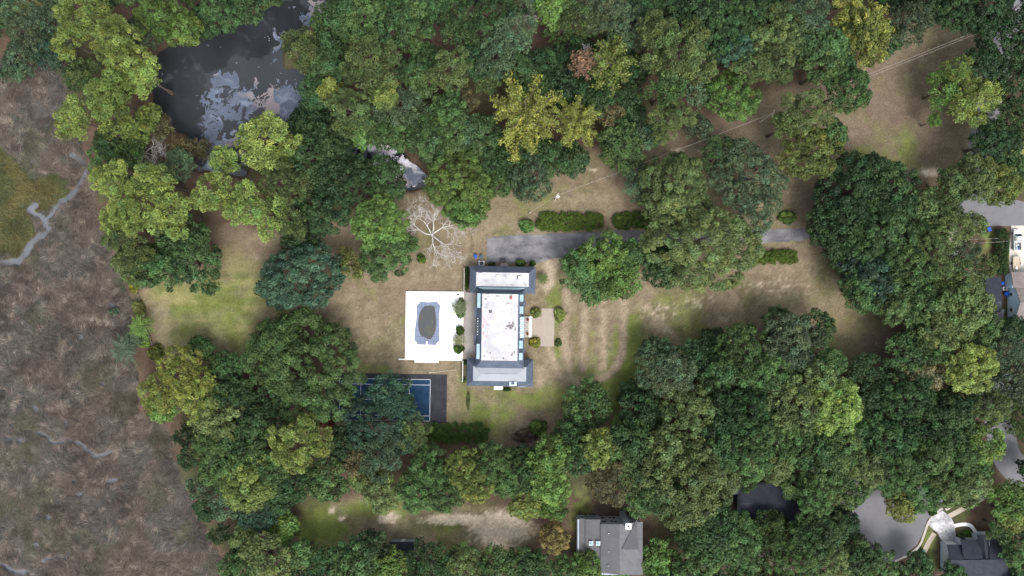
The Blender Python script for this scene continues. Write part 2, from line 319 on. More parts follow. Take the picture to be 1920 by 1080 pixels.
SAND = [(935, 990, 66, 38, 1.0), (860, 974, 80, 13, .95), (728, 972, 26, 15, .9), (622, 958, 12, 10, .7), (640, 972, 8, 6, .8), (1235, 585, 55, 30, .42), (1310, 562, 60, 22, .42), (1450, 535, 130, 34, .36), (1370, 600, 70, 24, .3), (1745, 323, 22, 9, 1.0), (1486, 372, 26, 20, .4), (1640, 640, 24, 40, .3), (1268, 282, 26, 8, .55), (1110, 318, 14, 6, .6), (1310, 284, 14, 5, .5), (1700, 140, 40, 20, .3), (1150, 415, 12, 30, .4), (1255, 620, 40, 14, .35), (1800, 50, 50, 40, .3), (1790, 455, 18, 30, .9), (1340, 530, 40, 14, .3), (1120, 650, 30, 30, .15), (1045, 720, 20, 12, .3)]
GRAVEL = [(1019, 484), (1047, 486), (1046, 540), (1034, 552), (1022, 560), (1026, 530), (1024, 505)]

# ------------------------------------------------------------------ ground
FX = np.arange(-146, 146.01, 0.55); FY = np.arange(-86, 86.01, 0.55)
ext = np.array([4, 12, 30, 70, 160, 400, 1000, 2600.])
FX = np.concatenate([FX[0]-ext[::-1], FX, FX[-1]+ext]); FY = np.concatenate([FY[0]-ext[::-1], FY, FY[-1]+ext])
GX, GY = np.meshgrid(FX, FY); PXg = GX/K+960; PYg = 540-GY/K
wob = lambda s, a, f: (fbm(PXg*f+50, PYg*f+90, s, 4)-0.5)*2*a
WX, WY = PXg+wob(1, 14, 0.03)+wob(8, 5, .12), PYg+wob(2, 14, 0.03)+wob(9, 5, .12)
def soft(poly, blur=2, x=None, y=None):
    m = inpoly(WX if x is None else x, WY if y is None else y, poly).astype(float)
    for _ in range(blur):
        p = np.pad(m, 1, mode='edge'); m = (p[:-2, 1:-1]+p[2:, 1:-1]+p[1:-1, :-2]+p[1:-1, 2:]+2*p[1:-1, 1:-1])/6
    return m
marsh_m = soft(MARSH, 6); pond_m = soft(POND, 5); lawn_m = np.maximum(soft(LAWN, 8), soft(CLEAR2, 6))
mg_m = soft(MARSHGREEN, 3)
creek_m = np.zeros_like(GX)
for pts, w in CREEKS:
    d = polydist(PXg+wob(3, 4, .1), PYg+wob(4, 4, .1), spline(pts, 4)) ; w = w*(.58 if w > 6.5 else .78); creek_m = np.maximum(creek_m, sstep(w+2.5, w-1.5, d))
GZ = -0.45*marsh_m*(1-pond_m) - 2.2*pond_m - 0.85*creek_m*marsh_m + (fbm(PXg*.05, PYg*.05, 5)-.5)*0.35*marsh_m*(1-creek_m) + (fbm(GX*.5, GY*.5, 60)-.5)*0.12*(1-lawn_m)
C = lambda *c: np.array(c)[None, None, :]
A3 = lambda a: a[..., None]
n1 = fbm(PXg*.02, PYg*.02, 20, 5); n2 = fbm(PXg*.08, PYg*.08, 30, 5); n3 = fbm(PXg*.35, PYg*.35, 40, 4)
n4 = fbm(PXg*.012, PYg*.06, 47, 4)
colr = C(.085, .058, .042)*A3(0.6+0.9*n2)
colr = colr*(1-A3(sstep(.5, .7, n1)*.6)) + C(.05, .07, .028)*A3(sstep(.5, .7, n1)*.6)
tan = C(.180, .148, .098)*A3(0.72+0.6*n2) ; tan = tan*(1-A3(sstep(.45, .7, n1))*0.22)
tan = tan + (C(.27, .225, .155)-tan)*A3(sstep(.52, .72, n3)*0.45)
tan = tan + (C(.150, .108, .078)-tan)*A3(sstep(.5, .7, n4)*0.5)
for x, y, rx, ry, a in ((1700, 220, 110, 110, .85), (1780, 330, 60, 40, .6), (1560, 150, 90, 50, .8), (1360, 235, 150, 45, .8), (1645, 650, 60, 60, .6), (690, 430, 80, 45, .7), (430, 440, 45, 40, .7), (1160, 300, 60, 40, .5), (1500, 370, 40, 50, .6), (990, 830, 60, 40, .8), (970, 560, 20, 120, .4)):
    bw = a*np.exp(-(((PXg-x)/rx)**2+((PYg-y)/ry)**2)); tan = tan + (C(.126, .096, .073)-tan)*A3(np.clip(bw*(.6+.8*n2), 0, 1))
gamt = np.zeros_like(GX)
for x, y, rx, ry, a in GREEN:
    gamt = np.maximum(gamt, a*np.exp(-(((PXg-x)/rx)**2+((PYg-y)/ry)**2)))
gamt = gamt + 0.34*sstep(.42, .68, n1)
for pts, w in (([(1045, 655), (1056, 684), (1078, 706), (1100, 715)], 5), ([(1155, 596), (1157, 652)], 6), ([(1078, 570), (1076, 690)], 6), ([(1110, 575), (1112, 700)], 5)):
    gamt = np.maximum(gamt, .46*sstep(.3, .6, n2)*sstep(w+8, w-5, polydist(PXg+wob(71, 6, .05), PYg, pts)))
for pts, w in (([(1032, 655), (1042, 690), (1068, 716), (1108, 716), (1146, 700), (1166, 655), (1166, 560)], 6), ([(1062, 550), (1059, 640), (1068, 690)], 7), ([(1094, 560), (1092, 690)], 6), ([(1130, 565), (1130, 690)], 7), ([(1012, 690), (1014, 720)], 6)):
    gamt = gamt*(1-.7*sstep(w+7, w-4, polydist(PXg, PYg, spline(pts, 5))))
track = np.zeros_like(GX)
for pts, w in (([(1030, 650), (1040, 684), (1066, 708), (1106, 712), (1146, 698), (1168, 655), (1168, 560)], 7), ([(1064, 545), (1060, 640), (1068, 692)], 7), ([(1096, 555), (1093, 692)], 6), ([(1133, 560), (1131, 690)], 7), ([(1012, 690), (1014, 720)], 6)):
    track = np.maximum(track, sstep(w+4, w-5, polydist(PXg+wob(70, 3, .1), PYg, spline(pts, 5))))
gfac = sstep(.12, .85, gamt*(0.55+0.9*np.where(PXg < 520, n4, n2)))
ggreen = C(.125, .150, .042)*A3(0.7+0.6*n2)
ggreen = ggreen + (C(.225, .205, .095)-ggreen)*A3(sstep(.45, .7, n4)*np.where(PXg < 520, .9, .3))
lawn_c = tan*(1-A3(gfac)) + ggreen*A3(gfac)
lawn_c = lawn_c + (C(.275, .220, .155)*A3(.75+.5*n3)-lawn_c)*A3(track*sstep(.15, .5, n2)*.9)
samt = np.zeros_like(GX)
for x, y, rx, ry, a in SAND:
    samt = np.maximum(samt, a*np.exp(-(((PXg-x)/rx)**2+((PYg-y)/ry)**2)))
sf = sstep(.46, .72, samt*0.62+n3*0.32+n2*.22)*(samt > .04)
lawn_c = lawn_c*(1-A3(sf)) + C(.46, .39, .30)*A3(sf)*A3(.75+.5*n3)
gv = soft(GRAVEL, 3); gv = gv*sstep(.1, .35, n3)
lawn_c = lawn_c*(1-A3(gv)) + C(.37, .30, .225)*A3(gv)*A3(.8+.4*n3)
trk = sstep(4, 1, polydist(PXg+wob(6, 3, .1), PYg, [(886, 380), (884, 470)]))*.6      # worn line in the grass
trk = np.maximum(trk, sstep(5, 1, polydist(PXg, PYg, [(878, 728), (877, 760)]))*.7)
lawn_c = lawn_c*(1-A3(trk)) + C(.10, .085, .05)*A3(trk)
extra = np.clip(gamt-.55, 0, 1)*sstep(.3, .5, n2)*2.0; extra = np.clip(extra, 0, 1)*(1-lawn_m)
colr = colr*(1-A3(lawn_m)) + lawn_c*A3(lawn_m)
colr = colr*(1-A3(extra)) + ggreen*A3(extra)
so = np.clip(sf*(1-lawn_m), 0, 1); colr = colr*(1-A3(so)) + C(.42, .38, .32)*A3(so)
mc = C(.088, .070, .060)*A3(.55+.9*n2); mc = mc + (C(.070, .070, .066)-mc)*A3(sstep(.5, .68, n1)*.7)
mc = mc*(1-A3(mg_m)) + C(.060, .068, .034)*A3(mg_m)*A3(.6+.8*n3)
mc = mc*(1-A3(creek_m)) + C(.11, .112, .12)*A3(creek_m)
colr = colr*(1-A3(marsh_m)) + mc*A3(marsh_m)
colr = colr*(1-A3(pond_m)) + C(.035, .028, .02)*A3(pond_m)
def grid_obj(name, X, Y, Z, rgb, m):
    ny, nx = X.shape; me = bpy.data.meshes.new(name)
    v = np.stack([X, Y, Z], -1).reshape(-1, 3).astype(np.float32)
    i = np.arange(ny*nx).reshape(ny, nx)
    q = np.stack([i[:-1, :-1], i[:-1, 1:], i[1:, 1:], i[1:, :-1]], -1).reshape(-1, 4)
    fill_mesh(me, v, q); set_col(me, 'col', rgb.reshape(-1, 3))
    me.polygons.foreach_set('use_smooth', np.ones(len(q), bool))
    return link(name, me, m)
def fill_mesh(me, v, q):
    k = q.shape[1]
    me.vertices.add(len(v)); me.vertices.foreach_set('co', np.ascontiguousarray(v, np.float32).ravel())
    me.loops.add(q.size); me.loops.foreach_set('vertex_index', np.ascontiguousarray(q, np.int32).ravel())
    me.polygons.add(len(q)); me.polygons.foreach_set('loop_start', np.arange(0, q.size, k, dtype=np.int32))
    me.update(calc_edges=True)
def set_col(me, name, rgb):
    a = me.attributes.new(name, 'FLOAT_COLOR', 'POINT')
    a.data.foreach_set('color', np.concatenate([rgb, np.ones((len(rgb), 1))], 1).astype(np.float32).ravel())
tag(grid_obj('ground', GX, GY, GZ, colr, M['ground']), kind='structure')
def rect_sheet(name, a, b, z, m):
    p, q = P(*a), P(*b)
    return tag(MB().poly([(p.x, q.y, z), (q.x, q.y, z), (q.x, p.y, z), (p.x, p.y, z)]).build(name, m), kind='structure')
rect_sheet('pond_water', (262, -150), (860, 380), -0.85, M['water'])
rect_sheet('marsh_water', (-600, 150), (255, 1500), -0.83, M['mudwater'])

def outline(pts, z, jit=0.0, step=6.0, closed=True, seed=3):
    """densify a pixel outline and roughen it a little"""
    out = []; r = random.Random(seed); n = len(pts)
    for i in range(n if closed else n-1):
        a, b = pts[i], pts[(i+1) % n]; L = math.hypot(b[0]-a[0], b[1]-a[1]); k = max(1, int(L/step)) if jit else 1
        for j in range(k):
            t = j/k; out.append((a[0]+(b[0]-a[0])*t+r.uniform(-jit, jit), a[1]+(b[1]-a[1])*t+r.uniform(-jit, jit)))
    w = [P(x, y, 0) for x, y in out]
    ar = sum(w[i].x*w[(i+1) % len(w)].y-w[(i+1) % len(w)].x*w[i].y for i in range(len(w)))
    if ar < 0: w.reverse()
    return [(p.x, p.y, z) for p in w]
def sheet(name, pts, z, m, jit=0.0, kind='structure', seed=3):
    return tag(MB().poly(outline(pts, z, jit, seed=seed)).build(name, m), kind=kind)
def ribbon(name, pts, w, z, m, h=0.0, kind='structure', parent=None):
    pts = spline(pts, 6) if len(pts) > 2 else pts
    ws = [P(x, y, 0) for x, y in pts]; L = []; R = []
    for i, p in enumerate(ws):
        d = (ws[min(i+1, len(ws)-1)]-ws[max(i-1, 0)]).normalized(); nn = Vector((-d.y, d.x, 0))
        L.append(p+nn*w/2); R.append(p-nn*w/2)
    b = MB()
    for i in range(len(ws)-1):
        if h:
            b.hexa([(q.x, q.y, z) for q in (R[i], R[i+1], L[i+1], L[i])], [(q.x, q.y, z+h) for q in (R[i], R[i+1], L[i+1], L[i])])
        else:
            b.poly([(q.x, q.y, z) for q in (R[i], R[i+1], L[i+1], L[i])])
    o = b.build(name, m, parent)
    if kind: tag(o, kind=kind)
    return o

# drive, street, cul-de-sac, paths
sheet('driveway', [(914, 447), (945, 442), (1000, 440), (1100, 435), (1230, 431), (1330, 433), (1440, 431), (1540, 425), (1556, 436), (1540, 447), (1440, 456), (1330, 459), (1215, 459), (1150, 463), (1085, 471), (1046, 484), (1006, 493), (960, 494), (913, 492)], 0.06, M['asphalt'], 1.1)
ribbon('street', [(1930, -60), (1900, 20), (1884, 85), (1855, 190), (1836, 290), (1836, 370), (1850, 420)], 6.4, 0.050, M['road'])
sheet('turning_circle', [(1790, 372), (1815, 345), (1860, 368), (1888, 370), (1925, 380), (1990, 384), (1990, 424), (1900, 424), (1852, 424), (1815, 412), (1785, 400)], 0.062, M['road'], 0.6)
sheet('cul_de_sac', [(1570, 935), (1600, 900), (1690, 895), (1750, 918), (1775, 945), (1752, 960), (1738, 975), (1730, 1000), (1720, 1020), (1700, 1038), (1675, 1058), (1640, 1050), (1600, 1010), (1575, 975)], 0.055, M['road'], 0.5)
ribbon('side_street', [(1872, 700), (1872, 780), (1880, 830), (1895, 868), (1935, 895), (2000, 900)], 7.5, 0.058, M['road'])
ribbon('kerb', [(1776, 946), (1755, 962), (1741, 978), (1733, 1000), (1724, 1022), (1706, 1038), (1678, 1052)], 0.55, 0.0, M['kerb'], 0.13)
ribbon('pavement', [(1779, 968), (1800, 957), (1824, 944), (1850, 930)], 1.3, 0.05, M['walk'])
ribbon('pavement', [(1752, 1000), (1742, 1016), (1733, 1034)], 1.3, 0.05, M['walk'])
sheet('front_driveway', [(1738, 983), (1750, 968), (1767, 957), (1783, 970), (1790, 985), (1792, 1010), (1795, 1018), (1768, 1019), (1757, 998)], 0.07, M['drive'])
ribbon('garden_path', [(1789, 986), (1806, 983), (1820, 986), (1829, 998), (1832, 1004)], 0.9, 0.066, M['deck'])
sheet('side_driveway', [(1896, 423), (1922, 423), (1922, 512), (1893, 512), (1892, 470)], 0.07, M['concrete'])
sheet('woodland_drive', [(1408, 1032), (1440, 1040), (1480, 1058), (1486, 1070), (1440, 1062), (1405, 1045)], 0.04, M['walk'], 0.8)
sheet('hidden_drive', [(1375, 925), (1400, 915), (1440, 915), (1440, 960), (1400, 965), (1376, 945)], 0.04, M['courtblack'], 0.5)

# ------------------------------------------------------------------ leaves
def leaf_mesh(name, pos, nrm, size, tint, rng, aspect=0.7, along=None):
    n = len(pos)
    nrm = nrm/np.maximum(np.linalg.norm(nrm, axis=1, keepdims=True), 1e-6)
    t = rng.normal(size=(n, 3)) if along is None else along + rng.normal(size=(n, 3))*0.35
    t -= nrm*np.sum(t*nrm, 1, keepdims=True); t /= np.maximum(np.linalg.norm(t, axis=1, keepdims=True), 1e-6)
    b = np.cross(nrm, t); s = size[:, None]
    bend = nrm*s*rng.uniform(-.18, .05, (n, 1))
    v = np.stack([pos+t*s*.6+bend, pos+b*s*.6*aspect, pos-t*s*.6+bend, pos-b*s*.6*aspect], 1).reshape(-1, 3)
    me = bpy.data.meshes.new(name); fill_mesh(me, v, np.arange(4*n).reshape(n, 4))
    set_col(me, 'tint', np.repeat(tint, 4, 0)); me.materials.append(M['leaf'])
    return me

def clump_leaves(cen, rad, dens, leaf, rng, flat=0.75, jit=0.55, hue=0.06, val=0.30, elong=None, upw=0.35):
    """cen (n,3), rad (n,) -> leaf arrays covering the upper side of each clump"""
    cnt = np.maximum(6, (dens*rad**2*rng.uniform(.8, 1.2, len(rad)))).astype(int)
    idx = np.repeat(np.arange(len(rad)), cnt); n = len(idx)
    d = rng.normal(size=(n, 3)); d[:, 2] = np.abs(d[:, 2])*1.0-0.35*rng.random(n); d /= np.linalg.norm(d, axis=1, keepdims=True)
    r = rad[idx]*rng.uniform(.35, 1, n)**0.6
    off = d*r[:, None]; off[:, 2] *= flat
    if elong is not None:
        e = elong[idx]; off += e*(np.sum(off*e, 1, keepdims=True))*1.1
    pos = cen[idx]+off
    nrm = d+rng.normal(size=(n, 3))*jit; nrm[:, 2] += upw
    cv = 1+rng.normal(size=len(rad))*val; ch = rng.normal(size=len(rad))*hue
    v = np.clip(cv[idx]*(1+rng.normal(size=n)*.16), .4, 1.8); h = ch[idx]+rng.normal(size=n)*.04
    tint = np.stack([v*(1+h), v, v*(1-h*.8)], 1)
    return pos, nrm, leaf*rng.uniform(.65, 1.3, n), np.clip(tint, .15, 2.2)

def fib_dome(n, rng, zmin=-0.15):
    i = np.arange(n)+.5; z = 1-(1-zmin)*i/n; ph = i*2.39996+rng.uniform(0, 6.28)
    s = np.sqrt(np.clip(1-z*z, 0, 1)); d = np.stack([s*np.cos(ph), s*np.sin(ph), z], 1)
    d += rng.normal(size=d.shape)*.10; return d/np.linalg.norm(d, axis=1, keepdims=True)

def limb_path(a, b, rng, sag=0.12, n=5):
    a, b = np.array(a, float), np.array(b, float); L = np.linalg.norm(b-a)
    out = []
    for i in range(n):
        t = i/(n-1); p = a+(b-a)*t; p[2] += math.sin(t*math.pi)*L*sag
        if 0 < i < n-1: p += rng.normal(size=3)*L*.05
        out.append(tuple(p))
    return out

def make_crown(kind, R, seed):
    """-> crown mesh, limb mesh, crown height (crown base at z=0)"""
    rng = np.random.default_rng(seed); lobes = []
    if kind == 'oak':
        H = R*0.95; nl = int(rng.integers(7, 11)); lobes.append((0, 0, H*.42, R*.56, H*.56))
        a0 = rng.uniform(0, 6.28)
        for i in range(nl):
            a = a0+6.283*i/nl+rng.normal()*.2; rl = R*rng.uniform(.30, .46); dd = (R-rl)*rng.uniform(.86, 1.06)
            lobes.append((dd*math.cos(a), dd*math.sin(a), H*rng.uniform(.20, .42), rl, H*rng.uniform(.30, .42)))
        for i in range(4):
            a = rng.uniform(0, 6.28); dd = R*rng.uniform(.2, .5); lobes.append((dd*math.cos(a), dd*math.sin(a), H*rng.uniform(.42, .55), R*rng.uniform(.24, .36), H*rng.uniform(.34, .46)))
        cr, dens, leaf, jit, asp, flat, drop = 1.02+0.03*R, 78, 0.40, .55, .75, .8, .06
    elif kind == 'pine':
        H = R*1.15; nl = int(rng.integers(7, 12)); lobes.append((0, 0, H*.55, R*.40, H*.42))
        a0 = rng.uniform(0, 6.28)
        for i in range(nl):
            a = a0+6.283*i/nl+rng.normal()*.3; rl = R*rng.uniform(.20, .34); dd = (R-rl)*rng.uniform(.5, 1.08)
            lobes.append((dd*math.cos(a), dd*math.sin(a), H*(.75-.55*dd/R)*rng.uniform(.8, 1.2), rl, H*rng.uniform(.18, .30)))
        cr, dens, leaf, jit, asp, flat, drop = 0.85+0.03*R, 95, 0.44, .75, .42, .95, .07
    elif kind == 'feather':
        H = R*1.0; nl = int(rng.integers(9, 13)); lobes.append((0, 0, H*.45, R*.5, H*.5))
        a0 = rng.uniform(0, 6.28)
        for i in range(nl):
            a = a0+6.283*i/nl+rng.normal()*.25; rl = R*rng.uniform(.22, .40); dd = (R-rl)*rng.uniform(.7, 1.1)
            lobes.append((dd*math.cos(a), dd*math.sin(a), H*rng.uniform(.2, .5), rl, H*rng.uniform(.25, .42)))
        cr, dens, leaf, jit, asp, flat, drop = 0.70+0.02*R, 90, 0.36, .8, .5, .7, .10
    cen = []; rad = []; el = None; lb = MB()
    if kind == 'star':
        H = R*1.0; el = []; nl = int(rng.integers(9, 13)); a0 = rng.uniform(0, 6.28)
        tiers = [(nl, 1.0, .35), (nl-2, .78, .62), (5, .45, .85)]
        for ti, (cnt, fr, hz) in enumerate(tiers):
            for i in range(cnt):
                a = a0+ti*.4+6.283*i/cnt+rng.normal()*.16; L = R*fr*rng.uniform(.72, 1.08)
                st = np.array([0, 0, H*hz*.55]); en = np.array([L*math.cos(a), L*math.sin(a), H*hz*rng.uniform(.85, 1.1)])
                lb.tube(limb_path(st, en, rng, .06), [.16, .12, .09, .06, .03], 5)
                dr = (en-st)/np.linalg.norm(en-st)
                m = max(3, int(L/1.0))
                for j in range(m):
                    t = .22+.78*(j+.5)/m; p = st+(en-st)*t
                    cen.append(p+rng.normal(size=3)*.15); rad.append((.95-.35*t)*rng.uniform(.8, 1.2)*(0.6+R*.05)); el.append(dr)
                    for sgn in (-1, 1):
                        if rng.random() < .8:
                            sl = L*.30*(1.15-t)*rng.uniform(.6, 1.2); aa = a+sgn*rng.uniform(.6, 1.0)
                            q = p+np.array([math.cos(aa), math.sin(aa), .1])*sl
                            cen.append(q); rad.append(.62*rng.uniform(.7, 1.2)*(0.6+R*.05)); el.append(np.array([math.cos(aa), math.sin(aa), 0]))
        cen = np.array(cen); rad = np.array(rad); el = np.array(el)
        dens, leaf, jit, asp, flat = 75, 0.36, .7, .7, .6
    else:
        L = np.array(lobes)
        for i, (x, y, z, rl, hl) in enumerate(lobes):
            n = max(6, int(2.15*(rl/cr)**2*(1+.5*hl/rl)))
            d = fib_dome(n, rng); p = np.array([x, y, z])+d*np.array([rl, rl, hl])*rng.uniform(.86, 1.06, (n, 1))
            keep = np.ones(n, bool)
            for j, (x2, y2, z2, r2, h2) in enumerate(lobes):
                if j != i: keep &= (((p-np.array([x2, y2, z2]))/np.array([r2, r2, h2]))**2).sum(1) > .62
            keep &= rng.random(n) > drop
            cen.append(p[keep]); rad.append(cr*rng.uniform(.6, 1.25, keep.sum()))
            lb.tube(limb_path((0, 0, -.05*H), (x*.8, y*.8, z+hl*.4), rng), [.05*R*.35+.05, .04*R*.35+.04, .09, .07, .04], 5)
            for k in range(2):
                dd = d[int(rng.integers(0, n))]
                lb.tube(limb_path((x*.6, y*.6, z), np.array([x, y, z])+dd*np.array([rl, rl, hl])*.9, rng), [.09, .07, .05, .035, .02], 4)
        cen = np.concatenate(cen); rad = np.concatenate(rad)
    pos, nrm, size, tint = clump_leaves(cen, rad, dens, leaf, rng, flat, jit, elong=el)
    al = None
    if kind == 'pine': al = nrm + np.array([0, 0, .2])
    return leaf_mesh('crown_'+kind, pos, nrm if kind != 'pine' else rng.normal(size=nrm.shape)+np.array([0, 0, .8]), size, tint, rng, asp, al), lb.mesh('limbs_'+kind), H

VAR = {}
def variants(kind, spec):
    out = []
    for bi, (R, n) in enumerate(spec):
        for i in range(n):
            c, l, H = make_crown(kind, R, 100*len(kind)+37*bi+i*11+ord(kind[0]))
            l.materials.append(M['bark']); out.append((R, c, l, H))
    VAR[kind] = out
variants('oak', ((3.2, 3), (5.2, 4), (7.5, 3), (10.5, 2), (15.0, 2)))
variants('pine', ((3.2, 2), (5.0, 4), (7.5, 3)))
variants('feather', ((3.2, 2), (5.2, 3), (8.0, 2), (11.0, 1)))
variants('star', ((3.0, 2), (5.5, 2), (8.5, 2)))
tb = MB(); tb.tube([(0, 0, -.02), (.0, 0, .03), (.02, .01, .3), (-.02, .02, .65), (0, 0, 1)], [1.5, 1.1, .9, .75, .5], 8)
for k in range(5):
    a = 6.283*k/5; tb.tube([(0, 0, .02), (1.5*math.cos(a), 1.5*math.sin(a), .005), (2.4*math.cos(a), 2.4*math.sin(a), -.01)], [.5, .35, .1], 5)
TRUNK = tb.mesh('trunk'); TRUNK.materials.append(M['bark'])

COLS = {'dk': ((.035, .070, .028), 'dark green'), 'dg': ((.050, .096, .036), 'deep green'), 'gn': ((.074, .132, .044), 'mid green'), 'lg': ((.115, .195, .050), 'bright green'),
        'lm': ((.185, .250, .068), 'lime green'), 'ol': ((.105, .150, .054), 'olive green'), 'yl': ((.220, .255, .062), 'yellow'), 'yo': ((.155, .190, .050), 'yellow-olive'),
        'gy': ((.086, .130, .070), 'grey-green'), 'bg': ((.050, .098, .060), 'blue-green'), 'or': ((.19, .155, .058), 'orange-brown'), 'br': ((.12, .112, .055), 'brownish')}
KINDW = {'oak': 'broadleaf tree', 'pine': 'pine', 'feather': 'feathery tree', 'star': 'star-branched tree'}
KINDN = {'oak': 'broadleaf_tree', 'pine': 'pine_tree', 'feather': 'feathery_tree', 'star': 'spreading_tree'}
TREES = []      # filled below: px, py, r_px, kind, colour key, height or None, label or None
def T(s, kind=None):
    for row in s.strip().split(';'):
        w = row.split()
        if not w: continue
        k = {'o': 'oak', 'p': 'pine', 'f': 'feather', 's': 'star'}[w[3]]
        TREES.append([float(w[0]), float(w[1]), float(w[2]), k, w[4], float(w[5]) if len(w) > 5 else None, None])
# px py radius kind colour [height], read off the photograph
T('''150 22 46 p lm 20;130 78 34 p lm 19;212 70 46 p lm 21;225 110 44 p lm 20;262 140 38 p lm 18;298 22 52 p lg 17;330 45 34 o lg 13;150 142 34 p ol 14;205 182 46 p lm 19;215 218 40 p lm 18;
140 222 42 p lm 19;272 212 26 p lm 14;262 246 20 o lm 9;52 58 50 f gy 12;38 104 38 f gy 10;82 44 36 f gy 11;8 20 26 f gy 10;92 92 34 f bg 10;272 56 32 f gy 9;408 10 44 o dg 14;455 -8 42 o dg 13;500 -24 36 o gn 12;372 36 30 o dg 10;250 262 24 o dk 7;
120 120 26 f gy 9;300 240 24 f br 7;225 150 26 o gn 10;20 130 24 f gy 7''')
T('''565 92 44 p ol 20;622 48 42 o dg 16;682 38 46 o gn 17;742 45 42 o dg 17;775 62 34 o gn 16;655 8 36 o dg 15;722 2 38 o gn 15;812 8 34 o dg 15;862 38 46 f dg 16;905 62 42 f dg 15;602 122 26 o dg 13;640 135 24 o dg 13;
692 118 54 p ol 21;722 182 28 p lm 19;660 208 46 p ol 19;620 168 20 o yl 14;676 244 28 o lg 13;762 200 42 f gy 15;796 228 34 f gn 14;722 248 32 o gn 13;846 128 42 f ol 18;932 102 42 f gy 17;872 190 22 f br 12;
842 206 36 o gn 14;802 262 36 o dg 13;852 252 38 o gn 13;902 252 34 o dg 13;592 172 28 o dg 12;582 232 42 o dk 14;802 110 32 o dg 14;790 150 28 o gn 14;780 20 28 o gn 15;930 20 40 f dg 15;895 110 30 o dk 14;620 85 34 o dg 14;700 210 26 f gy 14;750 250 26 o gn 12;640 250 26 o dk 11;775 130 30 o dg 13;880 240 26 f gy 13''')
T('''985 215 78 s yl 20;1082 228 52 s yl 18;962 68 42 f gy 16;980 132 36 o dg 14;1042 18 28 o lg 12;1048 62 26 f gn 8;1092 30 42 f ol 15;1132 18 40 f gy 16;1180 48 46 f gy 16;1146 116 46 s yo 19;
1268 92 66 p ol 22;1225 62 34 p ol 20;1308 118 36 p ol 19;1248 165 44 p gn 18;1258 228 46 p ol 18;1300 28 44 o dk 16;1352 52 48 o dg 17;1402 30 44 o dg 16;1382 92 36 o bg 15;1428 72 32 o ol 15;1340 12 36 o dk 15;
1376 180 50 o lg 14;1412 122 34 f ol 16;1142 214 28 f br 11;1202 250 28 f gy 11;1164 262 34 o gn 12;1310 236 26 f gy 9;1052 162 42 o dk 13;1090 172 36 o dk 12;1020 122 36 o dk 13;1010 160 34 o dg 12;1120 180 30 o dg 12;1172 170 30 o dk 12;1225 250 24 o dg 9;
1160 90 30 o dk 12;1210 20 34 o dg 14;1260 12 34 o dk 13;1195 130 26 o dk 11;1330 90 30 o dk 12;1060 115 30 o dk 11''')
T('''1472 48 46 o ol 17;1512 38 40 f gy 17;1532 82 36 o dg 16;1462 112 46 o ol 16;1562 88 32 o gn 16;1546 126 38 o gn 16;1594 165 46 o gn 17;1514 205 48 p ol 20;1472 236 24 p ol 14;1522 284 52 o yo 15;1564 250 28 o gn 13;
1620 50 62 s yl 18;1620 60 50 o yo 16;1704 42 46 f gy 15;1790 14 50 o dg 14;1850 16 50 o dk 14;1902 32 44 o dk 14;1796 132 32 p lm 13;1830 190 46 p lm 14;1768 168 34 p lg 11;1752 226 14 p lg 7;1862 168 22 p lm 12;
1850 112 36 o dk 13;1902 150 46 f dk 14;1892 222 50 f dg 14;1862 268 34 o dk 13;1916 102 34 o dk 13;1500 90 30 o dk 14;1580 120 26 o dg 13;1660 75 28 o dg 11;1740 8 34 o dk 12;1440 20 34 o dk 14''')
T('''196 304 32 f gn 10;240 300 40 f gn 11;332 312 32 f gy 12;205 272 30 o dk 10;214 348 46 p lm 19;290 342 44 p lm 20;250 395 48 p lm 20;318 398 46 p lm 20;222 420 36 p lm 17;240 455 48 p ol 18;256 490 46 f ol 14;340 440 42 o dg 14;362 490 54 o dg 14;300 500 40 o gn 13;
415 296 26 p lm 17;398 362 40 p lm 19;474 396 56 p lm 21;532 344 50 f ol 19;542 412 32 p ol 17;500 264 58 p lm 20;455 290 26 f gy 12;592 288 60 o dk 16;642 332 56 o dk 16;602 392 50 o dk 14;720 336 44 o dg 12;862 346 62 o lg 14;868 390 40 o lg 11;712 418 52 o lg 14;
722 482 46 o gn 12;766 456 18 o gn 6;656 496 26 f yo 9;562 520 72 o bg 13;545 260 36 o dk 13;335 280 26 f br 9;365 275 20 f br 8;560 450 34 o dk 9;520 300 30 p lm 17;
1000 328 46 f gy 12;1032 296 34 o dg 12;985 354 24 f gy 9;1074 300 26 o dg 9;1166 288 36 o gn 11;955 290 36 o dg 12;915 290 32 o dk 11;1262 352 72 o ol 15;1314 454 100 o ol 17;1208 342 40 f gy 11;1402 330 68 f gy 15;1420 390 50 f gy 13;1350 290 34 f dg 11;
1132 480 46 o lg 12;1090 508 36 o gn 10;1158 518 40 o lg 12;1120 540 28 o gn 9;1178 478 24 o gn 10;1245 500 40 o dg 10''')
T('''1600 362 72 o dk 15;1664 360 62 o dg 15;1580 425 58 o dg 13;1650 440 66 o dg 16;1740 395 40 o ol 13;1792 342 32 o ol 13;1836 330 40 o ol 15;1876 350 40 o yo 14;1768 396 40 f ol 14;1720 430 40 f dg 13;1782 430 40 f ol 15;1742 474 50 f ol 15;1806 478 34 f gy 12;1828 420 24 f ol 12;1700 500 56 o gn 15;1640 512 54 o bg 14;
1800 528 44 f ol 14;1905 322 28 o dg 10;1890 262 32 o dk 12;1690 400 36 f br 11;1600 480 40 o dg 11;1850 500 24 f ol 9''')
